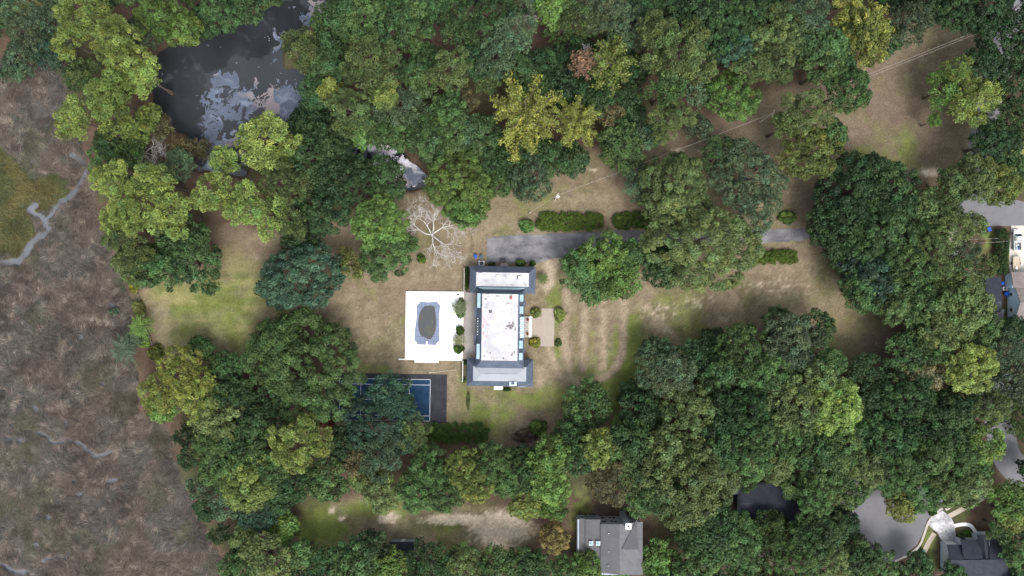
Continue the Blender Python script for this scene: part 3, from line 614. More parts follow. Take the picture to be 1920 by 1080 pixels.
T('''345 700 52 f yl 14;370 750 50 s yl 14;300 735 36 f yo 11;302 762 32 o lg 8;420 690 32 o dg 9;432 742 40 o dg 11;410 795 52 o ol 13;375 655 24 o gn 6;400 830 46 o gn 13;562 690 108 o gn 16;520 650 60 o gn 14;
718 790 74 f bg 14;730 740 44 f bg 13;770 812 36 f ol 11;556 832 54 p lm 19;480 800 40 o dg 12;500 760 32 o dk 10;650 835 36 o dk 11;1104 760 42 o gn 9;1240 690 52 f gy 13;1262 705 40 f gy 14;1292 772 58 o ol 15;1202 772 42 o dk 11;
1392 660 54 o gn 14;1480 645 52 o gy 14;1442 705 50 o gn 14;1402 772 60 o dg 15;1352 702 42 o dg 12;1230 660 30 o dk 9;1492 760 54 o ol 16;1564 762 58 o lm 17;1540 715 36 o ol 15;1632 695 34 o dk 11;1640 745 36 o dk 12;1702 742 50 o dg 15;1742 650 54 o gn 14;
1724 578 42 o gn 13;1802 582 58 o ol 15;1722 560 40 o dg 12;1617 545 36 o gn 13;1682 578 32 o ol 13;1762 622 40 o ol 15;1712 662 40 o dg 13;1822 692 48 o lm 16;1882 652 44 f gy 13;1890 712 44 f gy 13;1802 752 44 o dk 13;1852 762 46 o ol 14;1772 802 58 o dg 15;1662 822 60 o dg 15;1850 620 34 o gn 12;1900 620 24 o dk 8;
1340 640 26 o dk 8;1300 670 34 o dk 10;1525 620 34 o dg 11;1460 615 32 o dg 11;1350 760 40 o dk 12;1170 795 20 o lg 7;1185 740 26 o dk 8;1730 700 40 o br 13;1560 680 24 o gn 9''')
T('''712 855 46 f gy 13;664 862 28 f br 12;612 900 42 o gn 13;546 912 36 o dk 11;505 884 32 o gn 12;460 902 50 o lm 14;420 862 50 o gn 14;452 842 40 o dg 13;812 882 46 o gn 13;872 882 44 o yo 14;782 924 36 o gn 11;832 922 40 o gn 12;922 872 46 o gn 13;892 908 36 o yo 13;715 922 38 o ol 11;
430 930 40 f gy 11;480 960 42 f bg 10;520 930 34 o dg 10;530 990 26 o lg 6;500 1040 42 o ol 12;568 1040 28 o gn 10;610 1062 34 o dg 10;690 1042 42 o dk 10;660 1060 40 o gn 11;725 1062 36 o lg 10;805 1058 44 f dg 12;872 1068 44 o ol 12;932 1072 40 o gn 12;985 1058 32 o dg 10;450 1070 40 o gn 11;770 1075 30 o yo 9;
1030 862 44 o lg 14;1032 912 36 o lg 13;988 945 28 o lm 10;1036 950 30 o lg 10;1122 842 38 o yo 13;1090 862 34 o dg 12;1142 902 46 f br 13;1202 892 44 f ol 13;1196 938 30 o gn 10;1292 902 84 o ol 17;1240 930 44 o dg 14;1402 862 44 o gn 14;1382 1012 46 o gn 12;1336 1000 42 o dg 12;1040 1010 32 o or 9;1108 1064 34 o lg 7;1236 1052 36 o lg 8;1310 1060 40 o gn 11;
980 880 40 o dg 12;950 905 32 o gn 12;1070 820 36 o dg 10;1150 850 34 o gn 12;1190 830 40 o dg 13;1250 850 44 o ol 14;1340 840 44 o dg 14;1000 1070 34 o dg 9;1060 1070 30 o gn 8;1452 876 30 o ol 13;1492 912 26 o gn 9;1402 905 20 f gn 8;1425 815 38 o gn 14;1380 800 36 o dk 12;1160 1072 20 o lg 6''')
T('''1480 820 50 o gn 14;1530 840 44 o dg 14;1580 830 46 o gn 14;1620 870 46 o ol 14;1540 900 44 o gn 13;1532 935 34 o gn 13;1680 880 46 o gn 14;1740 860 50 o gn 15;1800 850 46 o gn 14;1840 830 40 o lg 14;1720 920 44 o gn 12;1690 940 34 o yo 11;1780 910 44 o ol 13;1820 910 36 o ol 12;1830 880 28 o gn 11;1590 905 40 o gn 12;1610 800 40 o dg 13;1720 800 44 o dk 13;
1446 990 32 f gn 9;1515 1005 38 o dg 12;1450 1010 44 f gn 11;1540 1000 46 o dg 13;1560 1045 44 o ol 12;1610 1045 40 o dg 12;1500 1050 44 o gn 12;1400 1060 40 o gn 11;1620 1070 36 o gn 11;1580 980 34 o dk 10;1660 1072 34 o gn 10;1720 1076 36 o dg 9;1786 1078 24 o dg 6;1880 992 28 f gn 9;1902 940 38 o lg 12;1908 968 32 o yo 11;1910 1040 30 o gn 10;
1340 970 36 o dg 12;1300 1010 34 o dg 10;1440 1050 30 f br 8;1910 780 34 f gn 11;1915 720 30 f gy 11''')

# notable trees get a label of their own (matched by position)
NOTE = [(862, 346, 'bright green round tree at the end of the pink-sheened stream'), (562, 520, 'round blue-green tree between the marsh lawn and the brown lawn'), (562, 690, 'huge round mid green oak overhanging the left end of the tennis court'),
        (718, 790, 'large blue-green tree growing over the middle of the tennis court'), (985, 215, 'larger of two yellow star-shaped trees above the house'), (1082, 228, 'smaller right-hand one of two yellow star-shaped trees above the house'),
        (1146, 116, 'yellow-green tree with bare rust and white branches on its left side'), (1314, 454, 'largest olive oak hanging over the middle of the driveway'), (1262, 352, 'olive oak just above the driveway, joined to the largest olive oak'),
        (1620, 50, 'bright yellow tree at the top edge near the upper right clearing'), (1830, 190, 'tall lime pine standing on the upper right clearing, largest lobe'), (556, 832, 'lime pine with brain-like crown below the tennis court'),
        (1040, 1010, 'orange-brown small tree left of the grey shingled house'), (656, 496, 'small yellowish tree left of the bare white tree'), (712, 418, 'bright green tree just left of the bare white tree'), (1600, 362, 'big dark oak at the right end of the driveway'),
        (345, 700, 'yellow feathery tree on the marsh edge below the left lawn'), (1564, 762, 'lime green round tree at lower right of the lawn'), (1292, 902, 'very broad olive oak right of the grey shingled house'), (474, 396, 'lime pine right of the small path into the left lawn')]
for t in TREES:
    for x, y, lab in NOTE:
        if t[0] == x and t[1] == y and t[6] is None: t[6] = lab; break
tr_rng = np.random.default_rng(5)

# fill the woods between the listed crowns with lower trees
WOODS_OUT = [LAWN, CLEAR2, MARSH, POND, [(1075, 955), (1215, 955), (1215, 1090), (1075, 1090)], [(1755, 945), (1910, 985), (1910, 1090), (1755, 1090)], [(1560, 930), (1770, 925), (1800, 960), (1720, 1060), (1640, 1060)], [(1800, 345), (1925, 345), (1925, 630), (1845, 630), (1800, 520)], [(1860, 700), (1900, 700), (1925, 900), (1870, 890)], [(0, 0), (100, 0), (60, 35), (0, 30)], [(1350, 900), (1500, 900), (1500, 970), (1350, 970)], [(1810, 270), (1925, 230), (1925, 330), (1810, 330)], [(1850, 55), (1925, 55), (1925, 105), (1850, 105)], [(725, 1005), (790, 1005), (790, 1060), (725, 1060)], [(205, 520), (320, 520), (330, 690), (215, 690)], [(610, 235), (830, 235), (830, 350), (610, 300)], [(1835, 420), (1930, 420), (1930, 640), (1835, 640)], [(1770, 940), (1880, 900), (1880, 1000), (1770, 1000)]]
fx = tr_rng.uniform(-20, 1940, 9000); fy = tr_rng.uniform(-20, 1100, 9000)
okm = np.ones(9000, bool)
for q in WOODS_OUT:
    for ox, oy in ((0, 0), (15, 0), (-15, 0), (0, 15), (0, -15)): okm &= ~inpoly(fx+ox, fy+oy, q)
nfill = 0
for x, y in zip(fx[okm], fy[okm]):
    if all((t[0]-x)**2+(t[1]-y)**2 > (t[2]*.84+15)**2 for t in TREES):
        k = ('oak', 'oak', 'feather')[int(tr_rng.integers(0, 3))]
        TREES.append([x, y, float(tr_rng.uniform(19, 28)), k, ('dk', 'dg', 'dg', 'gn', 'gy', 'ol')[int(tr_rng.integers(0, 6))], float(tr_rng.uniform(7, 10)), None]); nfill += 1
print('trees', len(TREES), 'fill', nfill)

LAND = [(420, 150, 'the pond'), (740, 300, 'the pink-sheened stream'), (805, 440, 'the bare white tree'), (802, 610, 'the swimming pool'), (725, 750, 'the tennis court'), (940, 610, 'the white-roofed house'), (1070, 415, 'the clipped driveway hedge'), (1145, 1015, 'the grey shingled house'),
        (1665, 985, 'the cul-de-sac'), (1835, 1040, 'the charcoal-roofed house'), (395, 590, 'the marsh-side lawn'), (760, 980, 'the sandy lower clearing'), (1690, 200, 'the upper right clearing'), (1890, 40, 'the corner utility pole'), (1870, 400, 'the right-edge street'), (1905, 450, 'the pickup truck'), (1895, 560, 'the blue-walled house'),
        (1450, 440, 'the driveway end'), (985, 215, 'the big yellow tree'), (1620, 50, 'the bright yellow top tree'), (262, 290, 'the grey dead tree'), (345, 715, 'the yellow marsh-edge tree'), (60, 430, 'the tidal creek'), (1100, 115, 'the rust-branched tree'), (1430, 930, 'the half-hidden dark roof'), (1880, 800, 'the side street'), (1590, 600, 'the right lawn corner'), (1300, 600, 'the middle lawn'),
        (755, 1030, 'the dark shed roof'), (1040, 1010, 'the orange-brown tree'), (555, 832, 'the brain-crowned pine'), (690, 40, 'the upper left woods'), (1350, 40, 'the dark upper woods'), (1700, 800, 'the lower right woods'), (1400, 760, 'the woods below the lawn'), (880, 890, 'the woods below the court'), (440, 900, 'the woods beside the lower marsh'), (1700, 500, 'the woods right of the lawn'), (1480, 1030, 'the woodland drive'), (860, 60, 'the grey-green upper woods')]
def where(dx, dy):
    a = math.degrees(math.atan2(-dy, dx)) % 360
    return ('right of', 'upper right of', 'above', 'upper left of', 'left of', 'lower left of', 'below', 'lower right of')[int((a+22.5)//45) % 8]
ORD = ('nearest', 'second nearest', 'third nearest', 'fourth nearest', 'fifth nearest', 'sixth nearest', 'seventh nearest', 'eighth nearest')
buck = {}
for t in TREES:
    if t[6]: continue
    d, L = min((math.hypot(t[0]-x, t[1]-y), (x, y, n)) for x, y, n in LAND)
    sz = 'small' if t[2] < 29 else ('tall' if (t[5] or 0) >= 17 else ('large' if t[2] > 50 else 'medium'))
    key = (sz, COLS[t[4]][1], KINDW[t[3]], where(t[0]-L[0], t[1]-L[1]) if d > 12 else 'at', L[2])
    buck.setdefault(key, []).append((d, t))
for key, lst in buck.items():
    lst.sort(key=lambda e: e[0])
    for i, (d, t) in enumerate(lst):
        t[6] = '%s %s %s %s %s' % key if len(lst) == 1 else '%s %s %s %s %s %s' % ((ORD[i],)+key)

def plant(t):
    px, py, rp, kind, ck, h, label = t
    Rg = rp*K
    cands = sorted(VAR[kind], key=lambda v: abs(math.log(v[0]/Rg)))
    best = abs(math.log(cands[0][0]/Rg)); pool = [v for v in cands if abs(math.log(v[0]/Rg)) < best+.05]
    Rn, cm, lm, Hn = pool[int(tr_rng.integers(0, len(pool)))]
    if h is None: h = 6+.7*Rg
    R = Rg*(CAM_H-h*.75)/CAM_H*1.03; s = R/Rn; Hc = min(Hn*s, h*.8); zc = h-.5*Hc
    base = P(px, py, zc); base.z = 0.0
    gi = (np.abs(FX-base.x)).argmin(), (np.abs(FY-base.y)).argmin(); base.z = float(GZ[gi[1], gi[0]])
    e = empty(KINDN[kind], base, label, 'tree', 'trees of the grounds and woods')
    tr = max(.08, .011*h+.012*R)
    o = link('trunk', TRUNK, None, e); o.scale = (tr, tr, h-Hc*.95); o.rotation_euler = (0, 0, float(tr_rng.uniform(0, 6.28)))
    rz = float(tr_rng.uniform(0, 6.28))
    sx = s*float(tr_rng.uniform(.86, 1.14)); sy = s*float(tr_rng.uniform(.86, 1.14)); szz = Hc/Hn
    cc = COLS[ck][0]; j = tr_rng.uniform(.78, 1.24); jr = tr_rng.uniform(.92, 1.08)
    for nm, me in (('limbs', lm), ('crown', cm)):
        o = link(nm, me, None, e, (0, 0, h-Hc)); o.scale = (sx, sy, szz); o.rotation_euler = (0, 0, rz)
        o.color = (cc[0]*j*jr, cc[1]*j, cc[2]*j, 1)
for t in TREES: plant(t)

# ------------------------------------------------------------------ marsh reeds and oily films (uncountable)
def gz_at(x, y):
    ix = np.clip(np.searchsorted(FX, x)-1, 0, len(FX)-1); iy = np.clip(np.searchsorted(FY, y)-1, 0, len(FY)-1)
    return GZ[iy, ix], marsh_m[iy, ix], creek_m[iy, ix], mg_m[iy, ix]
def reeds(name, n, green):
    r = np.random.default_rng(77+int(green))
    x = r.uniform(-146, -72, n); y = r.uniform(-84, 62, n); z, mm, cm, mg = gz_at(x, y)
    px, py = x/K+960, 540-y/K
    bare = fbm(px*.03, py*.03, 210, 4) + .35*fbm(px*.15, py*.15, 220, 3)
    ok = (mm > .55) & (cm < .25) & ((mg > .5) if green else (mg <= .5)) & (bare < (.98 if green else .76+.24*r.random(n)))
    x, y, z, px, py = x[ok], y[ok], z[ok], px[ok], py[ok]; n = len(x)
    f1 = fbm(px*.012+9, py*.012+4, 230, 3)*14 + (fbm(px*.06, py*.06, 240, 2)-.5)*5
    ang = f1 + r.normal(size=n)*(.9 if green else .38)
    L = r.uniform(.45, .9, n) if green else r.uniform(.5, 1.5, n); w = r.uniform(.06, .12, n) if green else r.uniform(.04, .11, n)
    rise = r.uniform(.3, .8, n) if green else r.uniform(.02, .45, n)
    d = np.stack([np.cos(ang), np.sin(ang), rise], 1); d /= np.linalg.norm(d, axis=1, keepdims=True)
    b = np.stack([-np.sin(ang), np.cos(ang), r.normal(size=n)*.35], 1)
    p = np.stack([x, y, z+.02+r.random(n)*.18], 1); L = L[:, None]; w = w[:, None]
    v = np.stack([p-b*w*.5, p+b*w*.5, p+d*L+b*w*.15, p+d*L-b*w*.15], 1).reshape(-1, 3)
    big = fbm(px*.02+3, py*.02+8, 250, 4); loc = fbm(px*.11, py*.11, 260, 3)
    if green:
        c = np.array([.068, .078, .036])*np.ones((n, 1)); c = c+(np.array([.105, .092, .038])-c)*sstep(.45, .65, big)[:, None]
    else:
        c = np.array([.103, .084, .072])*np.ones((n, 1))
        c = c+(np.array([.090, .086, .076])-c)*sstep(.42, .62, big)[:, None]
        c = c+(np.array([.19, .16, .13])-c)*(sstep(.56, .74, loc)*.85)[:, None]
        c = c+(np.array([.075, .08, .05])-c)*(sstep(.60, .75, fbm(px*.017, py*.017, 270, 3))*.75)[:, None]
        c = c+(np.array([.105, .084, .07])-c)*(sstep(.55, .7, fbm(px*.05, py*.05, 280, 3))*.5)[:, None]
    c = c*np.clip(1+r.normal(size=(n, 1))*.30, .35, 1.9)*(.45+1.1*fbm(px*.035, py*.05, 290, 4))[:, None]
    me = bpy.data.meshes.new(name); fill_mesh(me, v, np.arange(4*n).reshape(n, 4)); set_col(me, 'col', np.repeat(c, 4, 0))
    return tag(link(name, me, M['reed']), kind='stuff')
o = reeds('matted_reeds', 400000, False); tag(o, 'matted brown dead reeds covering the marsh on the left', 'reeds')
o = reeds('cordgrass', 330000, True); tag(o, 'short olive marsh grass beside the tidal creek at left edge', 'grass')

def blob(px, py, rx, ry, rng, n=26, rot=0.0, rag=.22):
    ph = rng.uniform(0, 6.28, 4); am = rng.uniform(.3, 1, 4)*rag; out = []
    for i in range(n):
        a = 6.283*i/n; k = 1+sum(am[j]*math.sin((j+2)*a+ph[j]) for j in range(4))*.6
        x, y = rx*k*math.cos(a), ry*k*math.sin(a); q = P(px+x*math.cos(rot)-y*math.sin(rot), py+x*math.sin(rot)+y*math.cos(rot))
        out.append((q.x, q.y))
    return out[::-1]
def film():
    c = .28; X, Y = np.meshgrid(np.arange(-95, -16, c), np.arange(22, 82, c)); px, py = X/K+960, 540-Y/K
    wx = px+(fbm(px*.05, py*.05, 301, 3)-.5)*40; wy = py+(fbm(px*.05+9, py*.05, 311, 3)-.5)*40
    env = np.full(X.shape, -.35)
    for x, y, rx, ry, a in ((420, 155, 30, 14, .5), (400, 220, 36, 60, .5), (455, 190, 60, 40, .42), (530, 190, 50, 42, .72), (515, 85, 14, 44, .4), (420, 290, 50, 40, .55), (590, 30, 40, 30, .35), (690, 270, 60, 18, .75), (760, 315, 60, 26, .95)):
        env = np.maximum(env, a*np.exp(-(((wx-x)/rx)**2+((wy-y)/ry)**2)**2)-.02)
    cell = vnoise(wx*.09, wy*.09, 321)*.5+vnoise(wx*.22, wy*.22, 331)*.32+vnoise(wx*.6, wy*.6, 341)*.18
    inside = cell+env > .80
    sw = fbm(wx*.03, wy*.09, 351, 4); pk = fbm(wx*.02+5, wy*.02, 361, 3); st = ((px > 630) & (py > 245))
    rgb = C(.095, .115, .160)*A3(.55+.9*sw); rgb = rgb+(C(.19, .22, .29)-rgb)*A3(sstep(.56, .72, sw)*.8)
    rgb = rgb+(C(.27, .225, .22)-rgb)*A3(sstep(.58, .68, pk)*.8); rgb = np.where(st[..., None], rgb*1.2+C(.55, .50, .53)*A3(sstep(.3, .55, sw)), rgb)  # the stream film's pinkish-white reflective sheen is painted into its colour
    ny, nx = X.shape; i = np.arange(ny*nx).reshape(ny, nx)
    q = np.stack([i[:-1, :-1], i[:-1, 1:], i[1:, 1:], i[1:, :-1]], -1)[inside[:-1, :-1]]
    u, inv = np.unique(q, return_inverse=True); jx = np.random.default_rng(2).uniform(-.09, .09, (ny*nx, 2))
    v = np.stack([X.ravel()+jx[:, 0], Y.ravel()+jx[:, 1], np.full(ny*nx, -.842)], 1)[u]
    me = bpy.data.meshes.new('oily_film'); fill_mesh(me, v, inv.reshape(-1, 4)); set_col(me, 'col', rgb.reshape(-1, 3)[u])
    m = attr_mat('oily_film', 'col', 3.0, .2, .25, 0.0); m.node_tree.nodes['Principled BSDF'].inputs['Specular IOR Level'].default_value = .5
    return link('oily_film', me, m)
tag(film(), 'pale blue and pink oily film patches floating on the pond', 'film', kind='stuff')

# ------------------------------------------------------------------ main house
def rectE(x0, y0, x1, y1, z):
    """pixel rectangle at height z -> 4 points counter-clockwise from above"""
    return [PE(x0, y1, z), PE(x1, y1, z), PE(x1, y0, z), PE(x0, y0, z)]
def skirt(b, outer, inner, z0, z1):
    o, i = rectE(*outer, z0), rectE(*inner, z1)
    for k in range(4):
        j = (k+1) % 4; b.poly([o[k], o[j], i[j], i[k]])
    lo = [p-Vector((0, 0, .18)) for p in o]
    for k in range(4):
        j = (k+1) % 4; b.poly([lo[k], lo[j], o[j], o[k]])
    b.poly(lo[::-1])
def slab(b, x0, y0, x1, y1, z0, z1):
    t = rectE(x0, y0, x1, y1, z1); b.hexa([(p.x, p.y, z0) for p in t], t)
HB = PE(940, 612, 0)
house = empty('manor_house', HB, 'large house with stained white flat roofs and slate blue shingle slopes', 'house')
def part(name, m, fn, parent=None, smooth=False, label=None):
    b = MB(); fn(b); o = b.build(name, m, parent if parent is not None else house, smooth)
    if label: o['label'] = label
    return o
ZW, ZE, ZT, ZM0, ZM1 = 0.0, 3.3, 5.2, 5.4, 8.2
# north wing
part('wall', M['brick'], lambda b: slab(b, 882.5, 503, 1000, 547, 0, ZE-.19), label='brick wall of the upper wing')
nw = part('roof', M['shingle'], lambda b: skirt(b, (879.3, 499.3, 1003, 549.6), (891.5, 511, 990.3, 537), ZE, ZT), label='slate blue shingle slopes of the upper wing')
nf = part('flat_roof', M['membrane'], lambda b: slab(b, 891.5, 511, 990.3, 537, ZT-.3, ZT+.06), label='stained white flat roof of the upper wing')
for x, y, w, h, z in ((899.5, 515.5, 5.5, 5, .5), (907.5, 519, 5, 4.5, .4), (932, 519, 5.2, 4.6, .5)):
    o = part('roof_hatch', M['white'], lambda b: slab(b, x-w/2, y-h/2, x+w/2, y+h/2, ZT+.05, ZT+z), nf)
part('roof_vent', M['dark'], lambda b: (slab(b, 968.5, 516.5, 975.5, 523, ZT+.05, ZT+.35)), nf)
part('vent_cap', M['white'], lambda b: (slab(b, 970.5, 517.5, 976.3, 522.8, ZT+.36, ZT+.5)), nf)
# main block
part('wall', M['brick'], lambda b: slab(b, 893.5, 548, 981, 682, 0, ZM0-.19), label='brick wall of the middle block')
mr = part('roof', M['shingle'], lambda b: skirt(b, (892.5, 543, 983.2, 690), (903.2, 551, 971, 676), ZM0, ZM1), label='slate blue mansard slopes of the middle block')
mf = part('flat_roof', M['membrane'], lambda b: slab(b, 903.2, 551, 971, 676, ZM1-.4, ZM1+.07), label='large stained white flat roof')
part('roof_vent', M['dark'], lambda b: slab(b, 916.8, 582.5, 922, 586.8, ZM1+.06, ZM1+.4), mf)
part('roof_hatch', M['white'], lambda b: slab(b, 950.8, 569.5, 956.3, 574, ZM1+.06, ZM1+.45), mf)
part('vent_pipe', M['terracotta'], lambda b: (slab(b, 955.5, 555, 959.5, 560.5, ZM1+.06, ZM1+.5)), mf)
part('vent_pipe', M['white'], lambda b: slab(b, 935.5, 612, 938.5, 614.5, ZM1+.06, ZM1+.4), mf)
part('vent_pipe', M['dark'], lambda b: slab(b, 944, 671, 946, 673, ZM1+.06, ZM1+.4), mf)
srng = np.random.default_rng(3)
def stain(name, m, spots, z):
    for i, (x, y, a, c) in enumerate(spots):
        b = MB(); pts = [PE(x, y, z) for _ in range(1)]; c0 = pts[0]
        n = 15; ph = srng.uniform(0, 6.28, 3)
        b.poly([(c0.x+a*K*(1+.35*math.sin(3*t+ph[0])+.25*math.sin(5*t+ph[1])+.2*math.sin(8*t+ph[2]))*math.cos(t), c0.y+c*K*(1+.35*math.sin(2*t+ph[2])+.25*math.sin(6*t+ph[0])+.2*math.sin(9*t))*math.sin(t), z+.004*(i % 6)) for t in [6.2832*k/n for k in range(n)]]); b.build(name, m, mf)
stain('roof_stain', M['grime'], [(958, 612, 4.5, 4), (951, 611, 3, 2), (962, 606, 2.5, 3), (955, 605, 2, 1.6), (966, 616, 1.2, 3), (949, 616, 1.6, 1.3), (961, 664, 2.2, 3.2), (920, 662, 1.2, 2.2), (909, 668, 2, 1.4), (965, 660, 1.6, 2), (955, 647, 1, 1.6), (910, 561, 2.6, 1.2), (932, 555, 4, .8)], ZM1+.075)
stain('pink_stain', M['pinkstain'], [(906.5, 600, 2, 5), (911, 604, 2.4, 3), (907, 612, 1.8, 6), (907, 626, 2.2, 4), (912, 631, 2.4, 1.6), (916, 600, 1.5, 1.5)], ZM1+.074)
# added blue-green strips imitating shadow and wet between middle block and wings
def lens(b, x0, x1, yc, hh, z, up):
    n = 18; top = []; bot = []
    for i in range(n+1):
        t = i/n; x = x0+(x1-x0)*t; e = math.sin(t*math.pi)**.7
        top.append(PE(x, yc-hh*(e if not up else .25), z)); bot.append(PE(x, yc+hh*(e if up else .25), z))
    m = len(b.v); allp = bot+top[::-1]; b.prism([(p.x, p.y) for p in allp], z-.45, z)
part('wet_shade_strip', M['patina'], lambda b: lens(b, 897, 982, 540.2, 5.8, 5.15, True), label='blue-green strip imitating shadow and wet behind the upper flat roof')
part('wet_shade_strip', M['patina'], lambda b: lens(b, 894, 976, 685.0, 5.6, 5.15, False), label='blue-green strip imitating shadow and wet above the lower wing')
# dormers in the mansard slopes
def dormer(x0, x1, y0, y1, west, lab=None):
    zt = ZM1-.55
    d = part('dormer', M['shingle'], lambda b: slab(b, x0, y0, x1, y1, ZM0-.1, zt-.12))
    part('dormer_roof', M['patina'], lambda b: slab(b, x0-.7, y0-.6, x1+.7, y1+.6, zt-.12, zt), d)
    xs = x0 if west else x1; sg = -1 if west else 1
    part('window', M['glass'], lambda b: slab(b, min(xs, xs+sg*.25), y0+2, max(xs, xs+sg*.25), y1-2, ZM0+.2, zt-.4), d)
for y0, y1 in ((552.2, 564), (574.5, 587), (638.5, 652), (661.5, 674)): dormer(974.5, 980.0, y0, y1, False)
for y0, y1 in ((551, 577), (646, 673)): dormer(895, 899.6, y0, y1, True)
for y0, y1 in ((576, 595), (629, 648)):
    part('bay_roof', M['shingle'], lambda b: slab(b, 889.2, y0, 897.5, y1, ZM0-.25, ZM0+.16))
    part('bay_wall', M['brick'], lambda b: slab(b, 890, y0+1, 894, y1-1, 0, ZM0-.25))
for y in (568, 656):
    part('eave_bracket', M['shingle'], lambda b: slab(b, 980.5, y-4, 985.5, y+4, ZM0-.3, ZM0+.05))
pc = part('portico_roof', M['patina'], lambda b: slab(b, 973.5, 593, 983, 633, ZM1-1.3, ZM1-.9), label='pale glazed roof strip over the front door')
for i in range(9):
    y = 595.5+i*4.4
    part('glazing_bar', M['white'], lambda b: slab(b, 974.2+(i % 3)*.9, y, 979.5+(i % 2)*2.2, y+1.1+(i % 2)*.8, ZM1-.9, ZM1-.8), pc)
wb = part('rear_balcony', M['patina'], lambda b: slab(b, 894.5, 593, 900.5, 632, ZM0+.3, ZM0+.5), label='pale balcony strip on the pool side')
for i in range(7): part('baluster', M['white'], lambda b: slab(b, 895, 597+i*5, 896.4, 598.6+i*5, ZM0+.5, ZM0+1.2), wb)
# south wing
part('wall', M['brick'], lambda b: slab(b, 880, 676, 997.6, 721.5, 0, ZE-.19), label='brick wall of the lower wing')
part('roof', M['shingle'], lambda b: skirt(b, (876.7, 672.6, 1001, 724.4), (888.5, 687.4, 988.2, 714.6), ZE, ZT), label='slate blue shingle slopes of the lower wing')
def hipmetal(b):
    e = rectE(888.5, 687.4, 988.2, 714.6, ZT+.05); r0, r1 = PE(906, 701, ZT+.38), PE(970, 701, ZT+.38)
    b.poly([e[0], e[1], r1, r0]); b.poly([e[1], e[2], r1]); b.poly([e[2], e[3], r0, r1]); b.poly([e[3], e[0], r0])
    lo = [p-Vector((0, 0, .12)) for p in e]
    for k in range(4): b.poly([lo[k], lo[(k+1) % 4], e[(k+1) % 4], e[k]])
hm = part('metal_roof', M['metalroof'], hipmetal, label='pale grey low hipped metal roof of the lower wing')
def ridge(b):
    a, c = PE(906, 701, ZT+.40), PE(970, 701, ZT+.40); b.tube([a, c], .05, 5)
    for q, w in ((PE(888.5, 687.4, ZT+.07), a), (PE(888.5, 714.6, ZT+.07), a), (PE(988.2, 687.4, ZT+.07), c), (PE(988.2, 714.6, ZT+.07), c)): b.tube([q, w], .035, 5)
part('ridge_cap', M['metalroof'], ridge, hm)
ch = part('chimney', M['palesiding'], lambda b: slab(b, 956.5, 715.2, 970.5, 723, ZE-.5, ZT+.35))
part('chimney_flue', M['shingle'], lambda b: slab(b, 960.5, 716.5, 966, 720.5, ZT+.35, ZT+.6), ch)
part('gutter', M['metalroof'], lambda b: slab(b, 973, 722.6, 987, 725.2, ZE-.1, ZE+.1))
part('stoop', M['white'], lambda b: slab(b, 928, 722.5, 944.5, 730.5, 0, .5))
# windows of the ground and upper floor on the two long sides
def window(xs, y0, y1, z0, z1, sg):
    f = part('window', M['white'], lambda b: slab(b, min(xs, xs+sg*.35), y0, max(xs, xs+sg*.35), y1, z0, z1))
    part('pane', M['glass'], lambda b: slab(b, min(xs+sg*.3, xs+sg*.55), y0+.8, max(xs+sg*.3, xs+sg*.55), y1-.8, z0+.12, z1-.12), f)
for y in (556, 579, 640, 662):
    for z in (.9, 3.3): window(981, y, y+8, z, z+1.5, 1)
for y in (556, 600, 612, 655): window(893.5, y, y+8, .3, 2.5, -1)
for y in (512, 532, 684, 704): window(1000 if y < 600 else 997.6, y, y+8, .9, 2.5, 1)
for y in (512, 532, 684, 704): window(882.5 if y < 600 else 880, y, y+8, .9, 2.5, -1)
def window_y(ys, x0, x1, z0, z1, sg):
    f = part('window', M['white'], lambda b: slab(b, x0, min(ys, ys+sg*.35), x1, max(ys, ys+sg*.35), z0, z1))
    part('pane', M['glass'], lambda b: slab(b, x0+.8, min(ys+sg*.3, ys+sg*.55), x1-.8, max(ys+sg*.3, ys+sg*.55), z0+.12, z1-.12), f)
for x in (888, 906, 946, 978): window_y(721.5, x, x+9, .9, 2.5, 1)
for x in (890, 910, 956, 980): window_y(503, x, x+9, .9, 2.5, -1)
# entrance steps
st = empty('entrance_steps', PE(990, 612, 0), 'white stone landing with steps at the front door of the house', 'steps')
MB_ = MB(); slab(MB_, 983.5, 592.5, 992, 631.5, 0, .62); MB_.build('landing', M['patio'], st)
b = MB(); slab(b, 992, 592.5, 994.3, 631.5, 0, .42); b.build('step', M['white'], st)
b = MB(); slab(b, 994.3, 592.5, 996.8, 631.5, 0, .22); b.build('step', M['white'], st)
for y, w in ((598.5, 'upper'), (625, 'lower')):
    c = PE(989.5, y, .62); pot = empty('flower_pot', c, '%s one of two dark red pots on the white entrance landing' % w, 'flower pot', 'pots at the front door')
    b = MB(); b.tube([(0, 0, 0), (0, 0, .35), (0, 0, .5)], [.2, .32, .36], 10); b.build('pot', M['terracotta'], pot, local=True)
    rg = np.random.default_rng(int(y)); q = np.array([[0, 0, .6], [.15, .1, .55], [-.12, -.12, .58]])
    p_, n_, s_, t_ = clump_leaves(q, np.array([.32, .26, .26]), 300, .13, rg); o = link('flowers', leaf_mesh('pot_flowers', p_, n_, s_, t_, rg), None, pot); o.color = (.22, .06, .05, 1)
